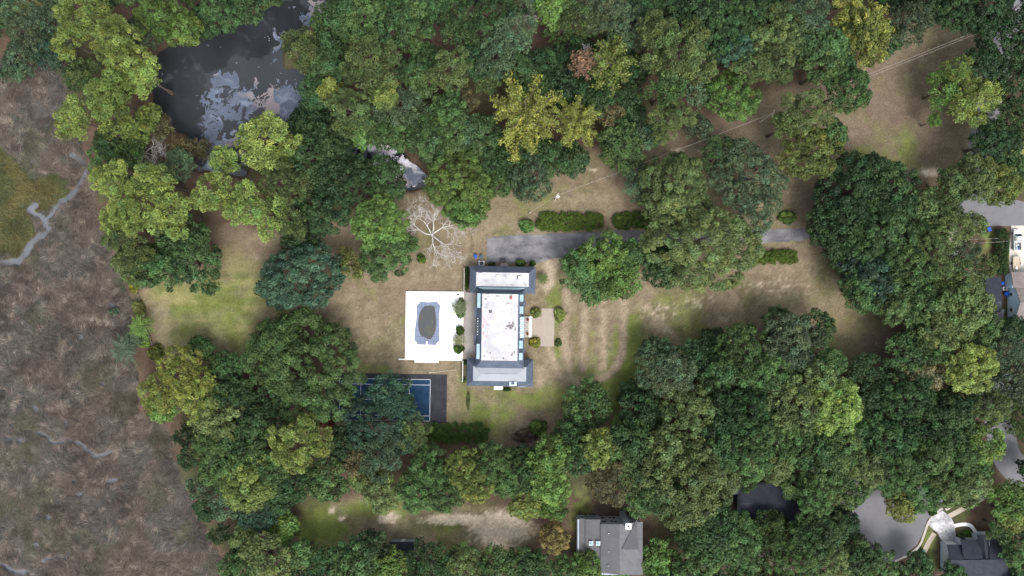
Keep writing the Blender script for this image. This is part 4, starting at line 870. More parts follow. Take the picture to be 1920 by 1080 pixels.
# front slab, rear patio
def estate_sheet(name, pts, z0, z1, m, label=None, cat=None, kind=None):
    w = [PE(x, y, z1) for x, y in pts]; ar = sum(w[i].x*w[i-1].y-w[i-1].x*w[i].y for i in range(len(w)))
    if ar > 0: w.reverse()
    return tag(MB().prism([(p.x, p.y) for p in w], z0, z1).build(name, m), label, cat, kind=kind)
estate_sheet('front_patio', [(996.8, 592.5), (1015, 592.5), (1015, 577), (1039.5, 576.5), (1039, 648), (1014, 648), (1014, 631.5), (996.8, 631.5)], -.05, .06, M['slab'], kind='structure')
estate_sheet('rear_patio', [(872.5, 549), (893.4, 549), (893.4, 676), (872.5, 674)], -.05, .36, M['patio'], kind='structure')
estate_sheet('patio_edging', [(868.6, 546), (872.4, 546), (872.4, 675), (868.6, 675)], -.05, .40, M['slab'], kind='structure')
# ------------------------------------------------------------------ pool
estate_sheet('pool_deck', [(760.2, 549), (868.5, 548), (868.5, 675.5), (760.2, 675.5)], -.1, .38, M['deck'], kind='structure')
dw = empty('deck_wall', PE(810, 676, 0), 'low white wall and broad steps along the lower edge of the pool deck', 'wall')
b = MB(); slab(b, 748, 675.6, 868, 677.4, 0, .55); b.build('wall', M['white'], dw)
for i, (y0, y1) in enumerate(((677.5, 679.6), (679.7, 682))):
    b = MB(); slab(b, 778.5, y0, 823.5, y1, 0, .28-.14*i); b.build('step', M['white'], dw)
pool = empty('swimming_pool', PE(802, 608, .38), 'covered swimming pool under a blue-grey mesh cover with a murky puddle', 'pool')
cov = [(787.5, 567.8), (803, 568.6), (819, 567.6), (821, 570.4), (824.8, 574.5), (823.6, 590), (824, 620), (824.4, 640.4), (821, 643.5), (817.3, 649), (802.4, 648.2), (802.2, 641.3), (799.2, 641.3), (798.6, 648.6), (783.8, 648.4), (781, 643.6), (777.4, 640.6), (778.2, 620), (780.6, 600), (781.2, 574.8), (785, 571.5)]
b = MB(); w = [PE(x, y, .38) for x, y in cov][::-1]; b.prism([(p.x, p.y) for p in w], .375, .42); pcv = b.build('pool_cover', M['cover'], pool)
for x in (788.5, 796.5, 806.3, 814.5):
    b = MB(); slab(b, x, 568.8, x+.5, 648 if x not in (796.5,) else 640, .42, .432); b.build('strap', M['strap'], pcv)
for i, y in enumerate((577, 588, 600, 611, 622, 633, 641.6)):
    b = MB(); slab(b, 781.2 if y < 605 else 779.2, y, 823.4, y+.5, .42, .428); b.build('strap', M['strap'], pcv)
pud = [(796, 575.6), (811.5, 575.2), (815.6, 585), (817.8, 602), (817.6, 616), (812.6, 632), (805.2, 638.4), (796.3, 634), (789.6, 631), (784.4, 615), (785.2, 594), (790.4, 582)]
b = MB(); w = [PE(x, y, .44) for x, y in spline(pud+[pud[0]], 4)[:-1]][::-1]; b.poly([(p.x, p.y, .436) for p in w]); b.build('puddle', M['puddle'], pcv)
for x, y in ((809.5, 604), (811, 606)):
    b = MB(); b.tube([PE(x, y+2.4, .45), PE(x+.7, y-2.4, .46)], .05, 5); b.build('fallen_branch', M['wood'], pcv)
db = empty('diving_board', PE(801, 655, .38), 'narrow white diving board at the lower end of the pool', 'diving board')
b = MB(); slab(b, 799.4, 641.6, 802.2, 664, .86, .93); b.build('board', M['white'], db)
for y in (653, 661):
    b = MB(); slab(b, 799.8, y, 801.8, y+1.2, .38, .86); b.build('stand', M['white'], db)
c = PE(858, 553, .38); ob = empty('patio_umbrella_base', c, 'small dark stand on the upper right of the pool deck', 'stand')
b = MB(); b.tube([(0, 0, 0), (0, 0, .12)], [.3, .24], 10); b.build('foot', M['dark'], ob, local=True)
b = MB(); b.tube([(0, 0, .12), (0, 0, .8)], .05, 8); b.build('pole', M['dark'], ob, local=True)

# ------------------------------------------------------------------ tennis court
court = empty('tennis_court', PE(724, 748, 0), 'blue tennis court with white lines on black surround, partly under trees', 'tennis court')
def cs(name, m, x0, y0, x1, y1, z0, z1, parent=None, label=None):
    b = MB(); slab(b, x0, y0, x1, y1, z0, z1); o = b.build(name, m, parent or court)
    if label: o['label'] = label
    return o
SY = 0
cs('surround', M['courtblack'], 612, 703.6, 840, 795, -.05, .035)
cs('playing_surface', M['courtblue'], 638.2, 713.4, 808.8, 792.2, .035, .043)
def ln(x0, y0, x1, y1): cs('court_line', M['courtline'], x0, y0, x1, y1, .043, .050)
for y in (713.4, 723.6, 781.6, 791.4): ln(638.2, y, 808.8, y+.75)
for x in (638.2, 808.1): ln(x, 714.2, x+.75, 791.3)
for x in (678, 769): ln(x, 724.5, x+.6, 781.5)
ln(679, 752.5, 768.6, 753.1)
net = empty('tennis_net', PE(723.4, 752, .05), 'tennis net across the middle of the blue court', 'net')
for y in (706, 798): cs('net_post', M['dark'], 722.9, y-.5, 723.9, y+.5, .04, 1.1, net)
cs('net_mesh', M['black'], 723.3, 706, 723.5, 798, .1, .98, net); cs('net_band', M['dark'], 723.1, 706.5, 723.7, 797.5, .98, 1.05, net)
pl = empty('fallen_post', PE(832, 699, 0), 'thin pale post lying on the grass above the tennis court', 'post')
b = MB(); b.tube([PE(807.5, 701, .08), PE(857.5, 694.5, .08)], .06, 6); b.build('shaft', M['palewood'], pl)
b = MB(); b.tube([PE(807, 699, .1), PE(807.6, 702.4, .1)], .08, 6); b.build('crosspiece', M['palewood'], pl)

# ------------------------------------------------------------------ fences at the house
def fence(label, x, y0, y1, m, h=1.6, n=8, tilt=0):
    f = empty('garden_fence', PE(x, (y0+y1)/2, 0), label, 'fence', 'white fences beside the house')
    for i in range(n):
        a = y0+(y1-y0)*i/n; c = y0+(y1-y0)*(i+1)/n
        b = MB(); slab(b, x-.55, a, x+.55, c-.25, .1, h); b.build('board', m, f)
    for i in range(3):
        y = y0+(y1-y0)*i/2; b = MB(); slab(b, x-.9, y-.5, x-.56, y+.5, 0, h+.12); b.build('post', m, f)
fence('white fence left of the upper wing of the house', 868.8, 504, 546, M['palewood'], n=10)
fence('white fence left of the lower wing of the house', 868.8, 678, 717, M['white'], n=10)

# ------------------------------------------------------------------ other houses
def quadroof(name, m, pts, parent, th=.12, label=None):
    b = MB(); b.poly(pts); b.poly([Vector(p)-Vector((0, 0, th)) for p in pts][::-1])
    n = len(pts)
    for i in range(n):
        j = (i+1) % n; b.poly([Vector(pts[i])-Vector((0, 0, th)), Vector(pts[j])-Vector((0, 0, th)), pts[j], pts[i]])
    o = b.build(name, m, parent)
    if label: o['label'] = label
    return o
def wallbox(parent, m, x0, y0, x1, y1, z0, z1, name='wall', zp=None):
    t = [P(x0, y1, z1), P(x1, y1, z1), P(x1, y0, z1), P(x0, y0, z1)]
    b = MB(); b.hexa([(p.x, p.y, z0) for p in t], t); return b.build(name, m, parent)
# grey shingled house (bottom centre)
gh = empty('shingled_house', P(1145, 1020, 0), 'grey shingled house with white-capped chimney at the bottom edge', 'house')
wallbox(gh, M['greysiding'], 1128, 983, 1203.5, 1078, 0, 6.3); wallbox(gh, M['greysiding'], 1099, 976, 1126.5, 1066, 0, 4.2); wallbox(gh, M['greysiding'], 1083, 974, 1097.6, 1064, 0, 3.4)
quadroof('roof', M['greyroof'], [P(1126, 1074, 6.4), P(1162, 1078, 9.2), P(1162, 983, 9.2), P(1126, 983, 6.4)], gh, label='left slope of the main grey roof')
quadroof('roof', M['greyroof'], [P(1162, 1078, 9.2), P(1205, 1078, 6.4), P(1205, 978, 6.4), P(1162, 983, 9.2)], gh, label='right slope of the main grey roof')
quadroof('roof', M['greyroof'], [P(1193.5, 975, 7.35), P(1166, 1030, 9.2), P(1197.5, 1030.8, 10.0)], gh, label='dark upper slope of the cross gable')
quadroof('roof', M['greyroof'], [P(1166, 1030, 9.2), P(1192, 1068, 7.5), P(1197.5, 1030.8, 10.0)], gh, label='lower slope of the cross gable')
b = MB(); b.poly([P(1197.4, 1031, 9.85), P(1192, 1067, 7.4), P(1203, 1062, 5.6), P(1203.4, 984, 5.6), P(1193.6, 975.4, 7.2)]); b.build('gable_wall', M['greyroof'], gh)
quadroof('roof', M['greyroof'], [P(1097.5, 1068, 4.3), P(1125.6, 1068, 6.0), P(1125.6, 974, 6.0), P(1097.5, 974, 4.3)], gh, label='lower grey roof with skylights')
quadroof('roof', M['greyroof'], [P(1081.7, 1066, 3.2), P(1097.2, 1066, 4.0), P(1097.2, 972.5, 4.0), P(1081.7, 972.5, 3.2)], gh, label='narrow lean-to roof on the left')
for x, y in ((1108.3, 1018), (1121.4, 1018)):
    f = quadroof('skylight', M['white'], [P(x-4, y+5, 5.05 if x < 1115 else 5.9), P(x+4, y+5, 5.45 if x < 1115 else 6.3), P(x+4, y-3.5, 5.45 if x < 1115 else 6.3), P(x-4, y-3.5, 5.05 if x < 1115 else 5.9)], gh, .1)
    z = 5.35 if x < 1115 else 6.2
    for dy in (-1.2, 3.2): quadroof('pane', M['skyglass'], [P(x-3.2, y+dy+1.5, z+.02), P(x+3.2, y+dy+1.5, z+.2), P(x+3.2, y+dy-1.5, z+.2), P(x-3.2, y+dy-1.5, z+.02)], f, .03)
def yface(parent, m, x0, x1, ybase, z0, z1, yo, name):
    """pane on a wall that faces photo-up"""
    b = MB(); p0, p1 = P(x0, ybase, 6.3), P(x1, ybase, 6.3); y = p0.y+yo
    b.hexa([(p0.x, y-.06, z0), (p1.x, y-.06, z0), (p1.x, y, z0), (p0.x, y, z0)], [(p0.x, y-.06, z1), (p1.x, y-.06, z1), (p1.x, y, z1), (p0.x, y, z1)])
    return b.build(name, m, parent)
for x, w in ((1131, 7), (1146, 5), (1153.5, 5)):
    for z in (1.0, 3.9):
        f = yface(gh, M['white'], x-.6, x+w+.6, 983, z-.12, z+1.52, .05, 'window'); yface(f, M['glass'], x, x+w, 983, z, z+1.4, .10, 'pane')
for x in (1085, 1091, 1101, 1108, 1115): yface(gh, M['glass'], x, x+4, 976, 1.2, 2.6, .12, 'window')
chb = P(1178, 983, 9.8); cy = P(1178, 983, 6.3).y+.75
b = MB(); b.box((chb.x, cy, 5.0), (1.25, 1.3, 10.0)); cho = b.build('chimney', M['greysiding'], gh)
b = MB(); b.box((chb.x, cy, 10.06), (1.45, 1.5, .12)); b.build('chimney_cap', M['white'], cho)
b = MB(); b.box((chb.x-.05, cy+.05, 10.2), (.4, .4, .16)); b.build('flue', M['black'], cho)
for x, y in ((1141.5, 1000), (1141.5, 1034), (1140, 1061)):
    q = P(x, y, 7.8); b = MB(); b.tube([(q.x, q.y, 7.4), (q.x, q.y, 8.0)], .12, 7); b.build('vent_pipe', M['grey'], gh)
# charcoal-roofed house (bottom right)
dh = empty('charcoal_house', P(1840, 1050, 0), 'pale-walled house with charcoal roof beside the white driveway', 'house')
wallbox(dh, M['palesiding'], 1776.8, 1023, 1804, 1078, 0, 3.0); wallbox(dh, M['palesiding'], 1802, 1014, 1840, 1080, 0, 3.0); wallbox(dh, M['palesiding'], 1834, 1006, 1852, 1080, 0, 3.0); wallbox(dh, M['palesiding'], 1852, 1012, 1898, 1080, 0, 3.0)
quadroof('roof', M['darkroof'], [P(1783, 1050, 5.0), P(1807, 1050, 5.0), P(1803, 1021.5, 3.1), P(1775.6, 1021.5, 3.1)], dh, label='roof over the garage')
quadroof('roof', M['darkroof'], [P(1809, 1048, 5.4), P(1843, 1048, 5.4), P(1838, 1012, 3.15), P(1800.5, 1012, 3.15)], dh, label='middle front roof slope')
quadroof('roof', M['darkroof'], [P(1842, 1048, 4.6), P(1849, 1047, 5.4), P(1843, 1003.7, 4.2), P(1832, 1003.7, 3.2)], dh, label='left half of the narrow porch gable')
quadroof('roof', M['darkroof'], [P(1849, 1047, 5.4), P(1856, 1048, 4.6), P(1853.5, 1003.7, 3.2), P(1843, 1003.7, 4.2)], dh, label='right half of the narrow porch gable')
quadroof('roof', M['darkroof'], [P(1856, 1048, 5.4), P(1903, 1048, 5.4), P(1899, 1008, 3.15), P(1853.5, 1008, 3.15)], dh, label='right front roof slope')
quadroof('roof', M['darkroof'], [P(1778, 1092, 3.1), P(1908, 1092, 3.1), P(1903, 1048.3, 5.38), P(1783, 1050.4, 5.0)], dh, label='rear roof slope')
for x0, x1, y in ((1780, 1798, 1021.5), (1808, 1816, 1012), (1860, 1868, 1012), (1880, 1888, 1012)):
    p0, p1 = P(x0, y+1.5, 3.0), P(x1, y+1.5, 3.0); b = MB(); b.hexa([(p0.x, p0.y, .1), (p1.x, p1.y, .1), (p1.x, p1.y+.12, .1), (p0.x, p0.y+.12, .1)], [(p0.x, p0.y, 2.2), (p1.x, p1.y, 2.2), (p1.x, p1.y+.12, 2.2), (p0.x, p0.y+.12, 2.2)])
    b.build('garage_door' if x0 == 1780 else 'window', M['white'] if x0 == 1780 else M['glass'], dh)
b = MB(); p = P(1838, 1001, 0); b.box((p.x, p.y, .1), (2.6, 1.2, .2)); b.build('porch_step', M['deck'], dh)
b = MB(); b.tube([P(1854.2, 1004, 3.35), P(1856.4, 1047.5, 4.75)], .06, 5); b.build('gutter', M['grey'], dh)
# blue-walled house (right edge)
bh = empty('blue_walled_house', P(1905, 560, 0), 'house with taupe roof and pale blue gable wall at the right edge', 'house')
xw = P(1889, 560, 0).x; yN, yS = P(1900, 536, 2.6).y, P(1900, 604, 2.6).y; ym = P(1911, 567, 4.4).y
b = MB(); b.poly([(xw, yS, 0), (xw, yN, 0), (xw, yN, 2.7), (xw, ym, 4.7), (xw, yS, 2.7)][::-1]); X2 = xw+14
b.poly([(X2, yS, 0), (X2, yN, 0), (X2, yN, 2.7), (X2, ym, 4.7), (X2, yS, 2.7)]); b.poly([(xw, yN, 0), (X2, yN, 0), (X2, yN, 2.7), (xw, yN, 2.7)][::-1]); b.poly([(xw, yS, 0), (X2, yS, 0), (X2, yS, 2.7), (xw, yS, 2.7)]); b.build('wall', M['bluesiding'], bh)
quadroof('roof', M['brownroof'], [(xw-.2, yS-.35, 2.68), (X2, yS-.35, 2.68), (X2, ym, 4.86), (xw-.2, ym, 4.86)], bh, label='lower taupe roof slope')
quadroof('roof', M['brownroof'], [(xw-.2, ym, 4.87), (X2, ym, 4.87), (X2, yN+2.2, 2.3), (xw-.2, yN+.35, 2.7)], bh, label='upper taupe roof slope')
wing = [(P(1900, 512, 3).x, P(1900, 512, 3).y), (P(1900, 540, 3).x, P(1900, 540, 3).y)]
b = MB(); b.hexa([(wing[1][0], wing[1][1], 0), (X2, wing[1][1], 0), (X2, wing[0][1], 0), (wing[0][0], wing[0][1], 0)], [(wing[1][0], wing[1][1], 2.5), (X2, wing[1][1], 2.5), (X2, wing[0][1], 2.5), (wing[0][0], wing[0][1], 2.5)]); b.build('wing_wall', M['bluesiding'], bh)
quadroof('wing_roof', M['brownroof'], [(wing[1][0]-.3, wing[1][1], 3.6), (X2, wing[1][1], 3.6), (X2, wing[0][1]+.3, 2.6), (wing[0][0]-.3, wing[0][1]+.3, 2.6)], bh)
for dy in (-2.0, 2.0):
    b = MB(); b.box((xw-.05, ym+dy, 1.5), (.1, 1.0, 1.1)); f = b.build('window', M['white'], bh); b = MB(); b.box((xw-.09, ym+dy, 1.5), (.1, .8, .9)); b.build('pane', M['glass'], f)
# slate garage left of it
ga = empty('slate_roofed_garage', P(1865, 555, 0), 'low building with slate grey roof left of the blue-walled house', 'garage')
wallbox(ga, M['palesiding'], 1851, 522, 1876, 584, 0, 2.6); wallbox(ga, M['palesiding'], 1868, 584, 1881, 614, 0, 2.4)
quadroof('roof', M['darkroof'], [P(1849, 567, 3.9), P(1879, 567, 3.9), P(1876, 519, 2.7), P(1849, 519, 2.7)], ga, label='upper slope of the garage roof')
quadroof('roof', M['darkroof'], [P(1849, 588, 2.7), P(1876, 588, 2.7), P(1879, 567.3, 3.9), P(1849, 567.3, 3.9)], ga, label='darker lower slope of the garage roof')
quadroof('roof', M['greyroof'], [P(1866, 617, 2.5), P(1877, 616, 2.5), P(1884, 580, 2.9), P(1869, 582, 2.9)], ga, label='small lean-to roof at the lower end')
# half-hidden dark roof, dark shed, grey roofs deep in the trees
def simple_house(name, label, x0, y0, x1, y1, ze, zr, m, along_x=True, cat='house', wm='palesiding'):
    e = empty(name, P((x0+x1)/2, (y0+y1)/2, 0), label, cat)
    wallbox(e, M[wm], x0+1.5, y0+1.5, x1-1.5, y1-1.5, 0, ze-.1)
    if along_x:
        ym_ = (y0+y1)/2; quadroof('roof', m, [P(x0, y1, ze), P(x1, y1, ze), P(x1, ym_, zr), P(x0, ym_, zr)], e); quadroof('roof', m, [P(x0, ym_, zr), P(x1, ym_, zr), P(x1, y0, ze), P(x0, y0, ze)], e)
        g = lambda x: [P(x, y0+2, ze), P(x, y1-2, ze), P(x, ym_, zr-.15)]
        b = MB(); b.poly(g(x0+1.6)); b.poly(g(x1-1.6)); b.build('gable', M[wm], e)
    else:
        xm_ = (x0+x1)/2; quadroof('roof', m, [P(x0, y1, ze), P(xm_, y1, zr), P(xm_, y0, zr), P(x0, y0, ze)], e); quadroof('roof', m, [P(xm_, y1, zr), P(x1, y1, ze), P(x1, y0, ze), P(xm_, y0, zr)], e)
        g = lambda y: [P(x0+2, y, ze), P(x1-2, y, ze), P(xm_, y, zr-.15)]
        b = MB(); b.poly(g(y0+1.6)); b.poly(g(y1-1.6)); b.build('gable', M[wm], e)
    d = MB(); c = P((x0+x1)/2, y0+1.5, ze); d.box((c.x, c.y+.04, 1.05), (.95, .1, 2.1)); d.build('door', M['white'], e)
    return e
simple_house('woodland_house', 'dark roof half hidden by trees, upper left of the cul-de-sac', 1388, 908, 1512, 978, 3.0, 4.6, M['darkroof'])
simple_house('carport', 'pale triangular roof corner left of the half-hidden dark roof', 1371, 908, 1394, 927, 2.4, 3.0, M['metalroof'], cat='carport')
simple_house('garden_shed', 'dark grey shed roof under trees at the bottom edge', 731, 1016, 777, 1056, 2.4, 3.4, M['darkroof'], cat='shed', wm='greysiding')
simple_house('hidden_house', 'grey roof barely visible through the trees at right, above the side street', 1815, 702, 1862, 742, 3.0, 4.6, M['greyroof'])

# ------------------------------------------------------------------ shrubs, hedges, palms
def shrub_mesh(seed, R=1.0, hh=1.0, leaf=.22, dens=95, rag=.2):
    rg = np.random.default_rng(seed); n = 26
    d = fib_dome(n, rg, -.1); cen = d*np.array([R*.72, R*.72, hh*.7])*rg.uniform(.8, 1.1, (n, 1))+np.array([0, 0, hh*.12])
    p, nn, s, t = clump_leaves(cen, R*rg.uniform(.26, .4, n), dens*9/(R*R), leaf, rg, .9, .6)
    return leaf_mesh('shrub', p, nn, s, t, rg)
SH = [shrub_mesh(900+i) for i in range(4)]
stem = MB()
for k in range(6):
    a = k*1.05; stem.tube([(0, 0, 0), (.25*math.cos(a), .25*math.sin(a), .35), (.45*math.cos(a), .45*math.sin(a), .7)], [.05, .035, .015], 5)
STEM = stem.mesh('stems'); STEM.materials.append(M['bark'])
def shrub(px, py, rx, ry, h, col, label, z0=0.0, est=False, i=0):
    q = (PE if est else P)(px, py, z0+h*.5); e = empty('shrub', (q.x, q.y, z0), label, 'shrub', 'shrubs around the house and lawn')
    o = link('stems', STEM, None, e); o.scale = (rx*K*.9, ry*K*.9, h*.85)
    o = link('foliage', SH[i % 4], None, e); o.scale = (rx*K*.92, ry*K*.92, h*.92); o.rotation_euler = (0, 0, i*1.3 if abs(rx-ry) < 1.5 else 0); o.color = (*col, 1)
G1, G2, G3, YG = (.05, .095, .022), (.085, .14, .032), (.11, .18, .055), (.20, .20, .035)
shr = [(862.5, 621, 9.5, 10.5, 1.4, G1, 'round dark shrub in the middle of the planting row beside the pool', .36), (860.5, 654, 11, 12, 1.5, G1, 'round dark shrub at the lower end of the planting row beside the pool', .36), (862.5, 580, 9.5, 22, 1.3, (.06, .10, .03), 'long oval shrub bed at the upper end of the planting row beside the pool', .36),
       (1004, 585, 11, 10.5, 1.5, (.15, .19, .05), 'light green shrub at the upper left of the front patio', 0), (1049, 588, 13, 15, 1.5, (.17, .21, .055), 'light green shrub at the upper right of the front patio', 0), (1004, 641, 12, 12, 1.6, YG, 'yellowish shrub at the lower left of the front patio', 0), (1047, 641, 7.5, 9, 1.0, (.09, .13, .04), 'small shrub at the lower right of the front patio', 0),
       (921, 495.5, 8, 4.5, 1.2, G1, 'low shrub beside the black grill above the house', 0), (974, 492, 12, 7.5, 1.8, G2, 'broad green shrub between driveway and upper wing', 0), (997, 493.5, 6.5, 7, 1.5, G1, 'small dark shrub at upper right corner of the house', 0), (874, 511, 4.8, 12, 2.2, G1, 'upper of two narrow shrubs left of the upper wing', 0), (874, 533, 4.8, 13, 2.2, G1, 'lower of two narrow shrubs left of the upper wing', 0),
       (872.5, 681, 4.5, 5.5, 1.4, G2, 'small shrub at upper end of the lower white fence', 0), (871.5, 715, 5, 5.5, 1.4, (.12, .18, .04), 'small bright shrub at lower end of the lower white fence', 0), (952, 730, 9, 4.5, .9, G1, 'low shrub right of the white stoop below the house', 0), (790, 485, 9, 10, 1.6, (.075, .14, .025), 'small round bush under the bare white tree', 0),
       (988, 423, 18, 13.5, 2.2, (.10, .19, .055), 'bright green rounded bush at the left end of the clipped hedge', 0), (1010, 802, 19, 17, 2.6, G2, 'round green bush at the bottom of the lawn below the house', 0), (983, 818, 26, 15, 2.0, (.14, .095, .07), 'brownish bush at the bottom of the lawn below the house', 0), (612, 796, 17, 13, 1.6, (.16, .065, .045), 'rusty red bush left of the tennis court', 0), (1325, 640, 13, 13, 2.5, G1, 'small dark bush on the upper edge of the lower woods', 0),
       (1478, 407, 19, 15, 2.0, (.09, .15, .035), 'green bush above the right end of the driveway', 0), (290, 662, 16, 18, 2.5, (.12, .14, .035), 'olive bush beside the marsh-edge palm', 0), (268, 640, 14, 14, 2.2, (.15, .24, .05), 'bright green bush just below the marsh-edge palm', 0), (258, 578, 13, 18, 2.2, (.14, .16, .05), 'olive bush on the marsh fence above the palm', 0), (250, 540, 9, 11, 2.0, YG, 'yellowish bush at the upper end of the marsh fence', 0), (212, 585, 11, 9, 1.2, (.10, .14, .09), 'pale grey-green bush standing in the marsh', 0),
       (1750, 960, 9, 8, 1.5, G1, 'small bush at the edge of the cul-de-sac near the drain', 0), (1902, 608, 12, 9, 2.0, (.03, .055, .02), 'dark bush below the blue gable wall', 0), (1878, 600, 9, 9, 2.0, G1, 'bush beside the lean-to roof at right', 0), (1812, 1005, 17, 11, .7, (.08, .15, .03), 'green ground shrub inside the curved white path', 0), (878, 752, 4, 18, .5, (.07, .10, .03), 'narrow low plant strip on the lawn below the house', 0)]
for i, (x, y, rx, ry, h, c, lab, z0) in enumerate(shr): shrub(x, y, rx, ry, h, c, lab, z0, est=(860 < x < 1060 and 480 < y < 735), i=i)
def hedge(label, x0, y0, x1, y1, h, col, seed, name='hedge', est=False):
    rg = np.random.default_rng(seed); a, c = P(x0, y1, h*.7), P(x1, y0, h*.7); Lx, Ly = c.x-a.x, c.y-a.y; rad = min(Lx, Ly)*.5
    e = empty(name, ((a.x+c.x)/2, (a.y+c.y)/2, 0), label, 'hedge', 'hedges')
    n = int(Lx*Ly*3.2+Lx*2+Ly*2); x = rg.uniform(-Lx/2, Lx/2, n); y = rg.uniform(-Ly/2, Ly/2, n)
    dx = np.maximum(np.abs(x)-(Lx/2-rad), 0); dy = np.maximum(np.abs(y)-(Ly/2-rad), 0); k = np.hypot(dx, dy)/rad
    ok = k < 1.0; x, y, k = x[ok], y[ok], k[ok]; z = h*(.78-.45*k**3)*rg.uniform(.85, 1.1, len(x))
    p, nn, s, t = clump_leaves(np.stack([x, y, z], 1), rg.uniform(.40, .66, len(x)), 330, .20, rg, .9, .6, val=.16)
    o = link('foliage', leaf_mesh('hedge', p, nn, s, t, rg), None, e); o.color = (*col, 1)
    b = MB()
    for i in range(max(3, int(max(Lx, Ly)/1.6))):
        t_ = (i+.5)/max(3, int(max(Lx, Ly)/1.6))-.5; q = (Lx*t_*.85, 0) if Lx > Ly else (0, Ly*t_*.85); b.tube([(q[0], q[1], 0), (q[0]+.1, q[1]+.05, h*.6)], [.06, .03], 5)
    b.build('stems', M['bark'], e, local=True)
HG = (.095, .150, .026)
hedge('long clipped hedge above the driveway near the house', 1006, 399, 1133, 432, 1.7, HG, 1); hedge('shorter clipped hedge above the driveway, left of the big olive oak', 1151, 398, 1262, 428, 1.7, (.07, .12, .022), 2)
hedge('clipped hedge below the driveway, right of the big olive oak', 1396, 469, 1498, 494, 1.5, HG, 3); hedge('clipped hedge below the driveway, hidden under the big olive oak', 1210, 482, 1300, 502, 1.5, HG, 4)
hedge('low leafy hedge along the lower right of the tennis court', 792, 795, 918, 830, 1.6, (.06, .12, .026), 5); hedge('tall dark hedge left of the pickup truck', 1868, 426, 1892, 516, 2.6, (.035, .07, .022), 6)
def palm_mesh(seed, n=40, L=1.0, droop=.5, w=.09):
    rg = np.random.default_rng(seed); pos = []; nrm = []; al = []; sz = []
    for i in range(n):
        a = 6.283*i/n+rg.normal()*.15; el = rg.uniform(.1, 1.0); l = L*rg.uniform(.75, 1.1)
        for j in range(9):
            t = (j+1)/9; x = l*t*math.cos(el*.8)*1.0; z = l*(math.sin(el)*t-droop*t*t)+.1
            for sg in (-1, 1):
                aa = a+sg*.5; pos.append((x*math.cos(a)-sg*math.sin(a)*w*.8*math.sin(t*3), x*math.sin(a)+sg*math.cos(a)*w*.8*math.sin(t*3), z)); al.append((math.cos(aa), math.sin(aa), .1)); nrm.append((rg.normal()*.2, rg.normal()*.2, 1)); sz.append(L*.20*rg.uniform(.7, 1.2))
    n_ = len(pos); v = np.clip(1+rg.normal(size=n_)*.22, .5, 1.6)
    return leaf_mesh('fronds', np.array(pos), np.array(nrm), np.array(sz), np.stack([v, v, v], 1), rg, .22, np.array(al)*2.5)
PM = [palm_mesh(40+i) for i in range(3)]
def palm(px, py, r, h, col, label, z0=0, i=0, est=False, name='palm'):
    q = (PE if est else P)(px, py, z0+h); e = empty(name, (q.x, q.y, z0), label, 'palm', 'palms and frond plants')
    b = MB(); b.tube([(0, 0, -.05), (.02, 0, h*.5), (0, 0, h)], [.2, .15, .16], 8); b.build('trunk', M['bark'], e, local=True)
    o = link('fronds', PM[i % 3], None, e, (0, 0, h-.1)); o.scale = (r*K, r*K, r*K); o.rotation_euler = (0, 0, i*.7); o.color = (*col, 1)
palm(265, 612, 25, 4.0, (.115, .20, .045), 'bright green palm on the marsh edge left of the lawn', i=0)
palm(1017, 521, 12, 1.6, (.12, .18, .06), 'spiky palm beside the gravel path at the house corner', i=1, est=True)
palm(862, 579, 17, 1.5, (.16, .21, .11), 'pale spiky palm in the long oval shrub bed by the pool', .36, 2, True)
palm(861, 639, 13, 1.0, (.24, .25, .14), 'pale spiky plant between the two round shrubs by the pool', .36, 1, True)
palm(236, 655, 30, 3.2, (.09, .13, .085), 'grey-green spiky clump on the marsh edge below the palm', i=2, name='giant_reed')
palm(250, 635, 22, 2.6, (.08, .12, .07), 'smaller grey-green spiky clump touching the marsh-edge palm', i=1, name='giant_reed')
mf_ = empty('marsh_fence', P(272, 620, 0), 'thin wooden fence between the marsh edge and the left lawn', 'fence')
fp = spline([(258, 545), (266, 570), (272, 600), (282, 630), (292, 660), (298, 680)], 3)
for i, (x, y) in enumerate(fp):
    q = P(x, y, 0); b = MB(); b.box((q.x, q.y, .5), (.12, .12, 1.1)); b.build('post', M['wood'], mf_)
for (x, y), (x2, y2) in zip(fp[:-1], fp[1:]):
    for z in (.4, .8):
        b = MB(); b.tube([P(x, y, 0)+Vector((0, 0, z)), P(x2, y2, 0)+Vector((0, 0, z))], .045, 4); b.build('rail', M['wood'], mf_)

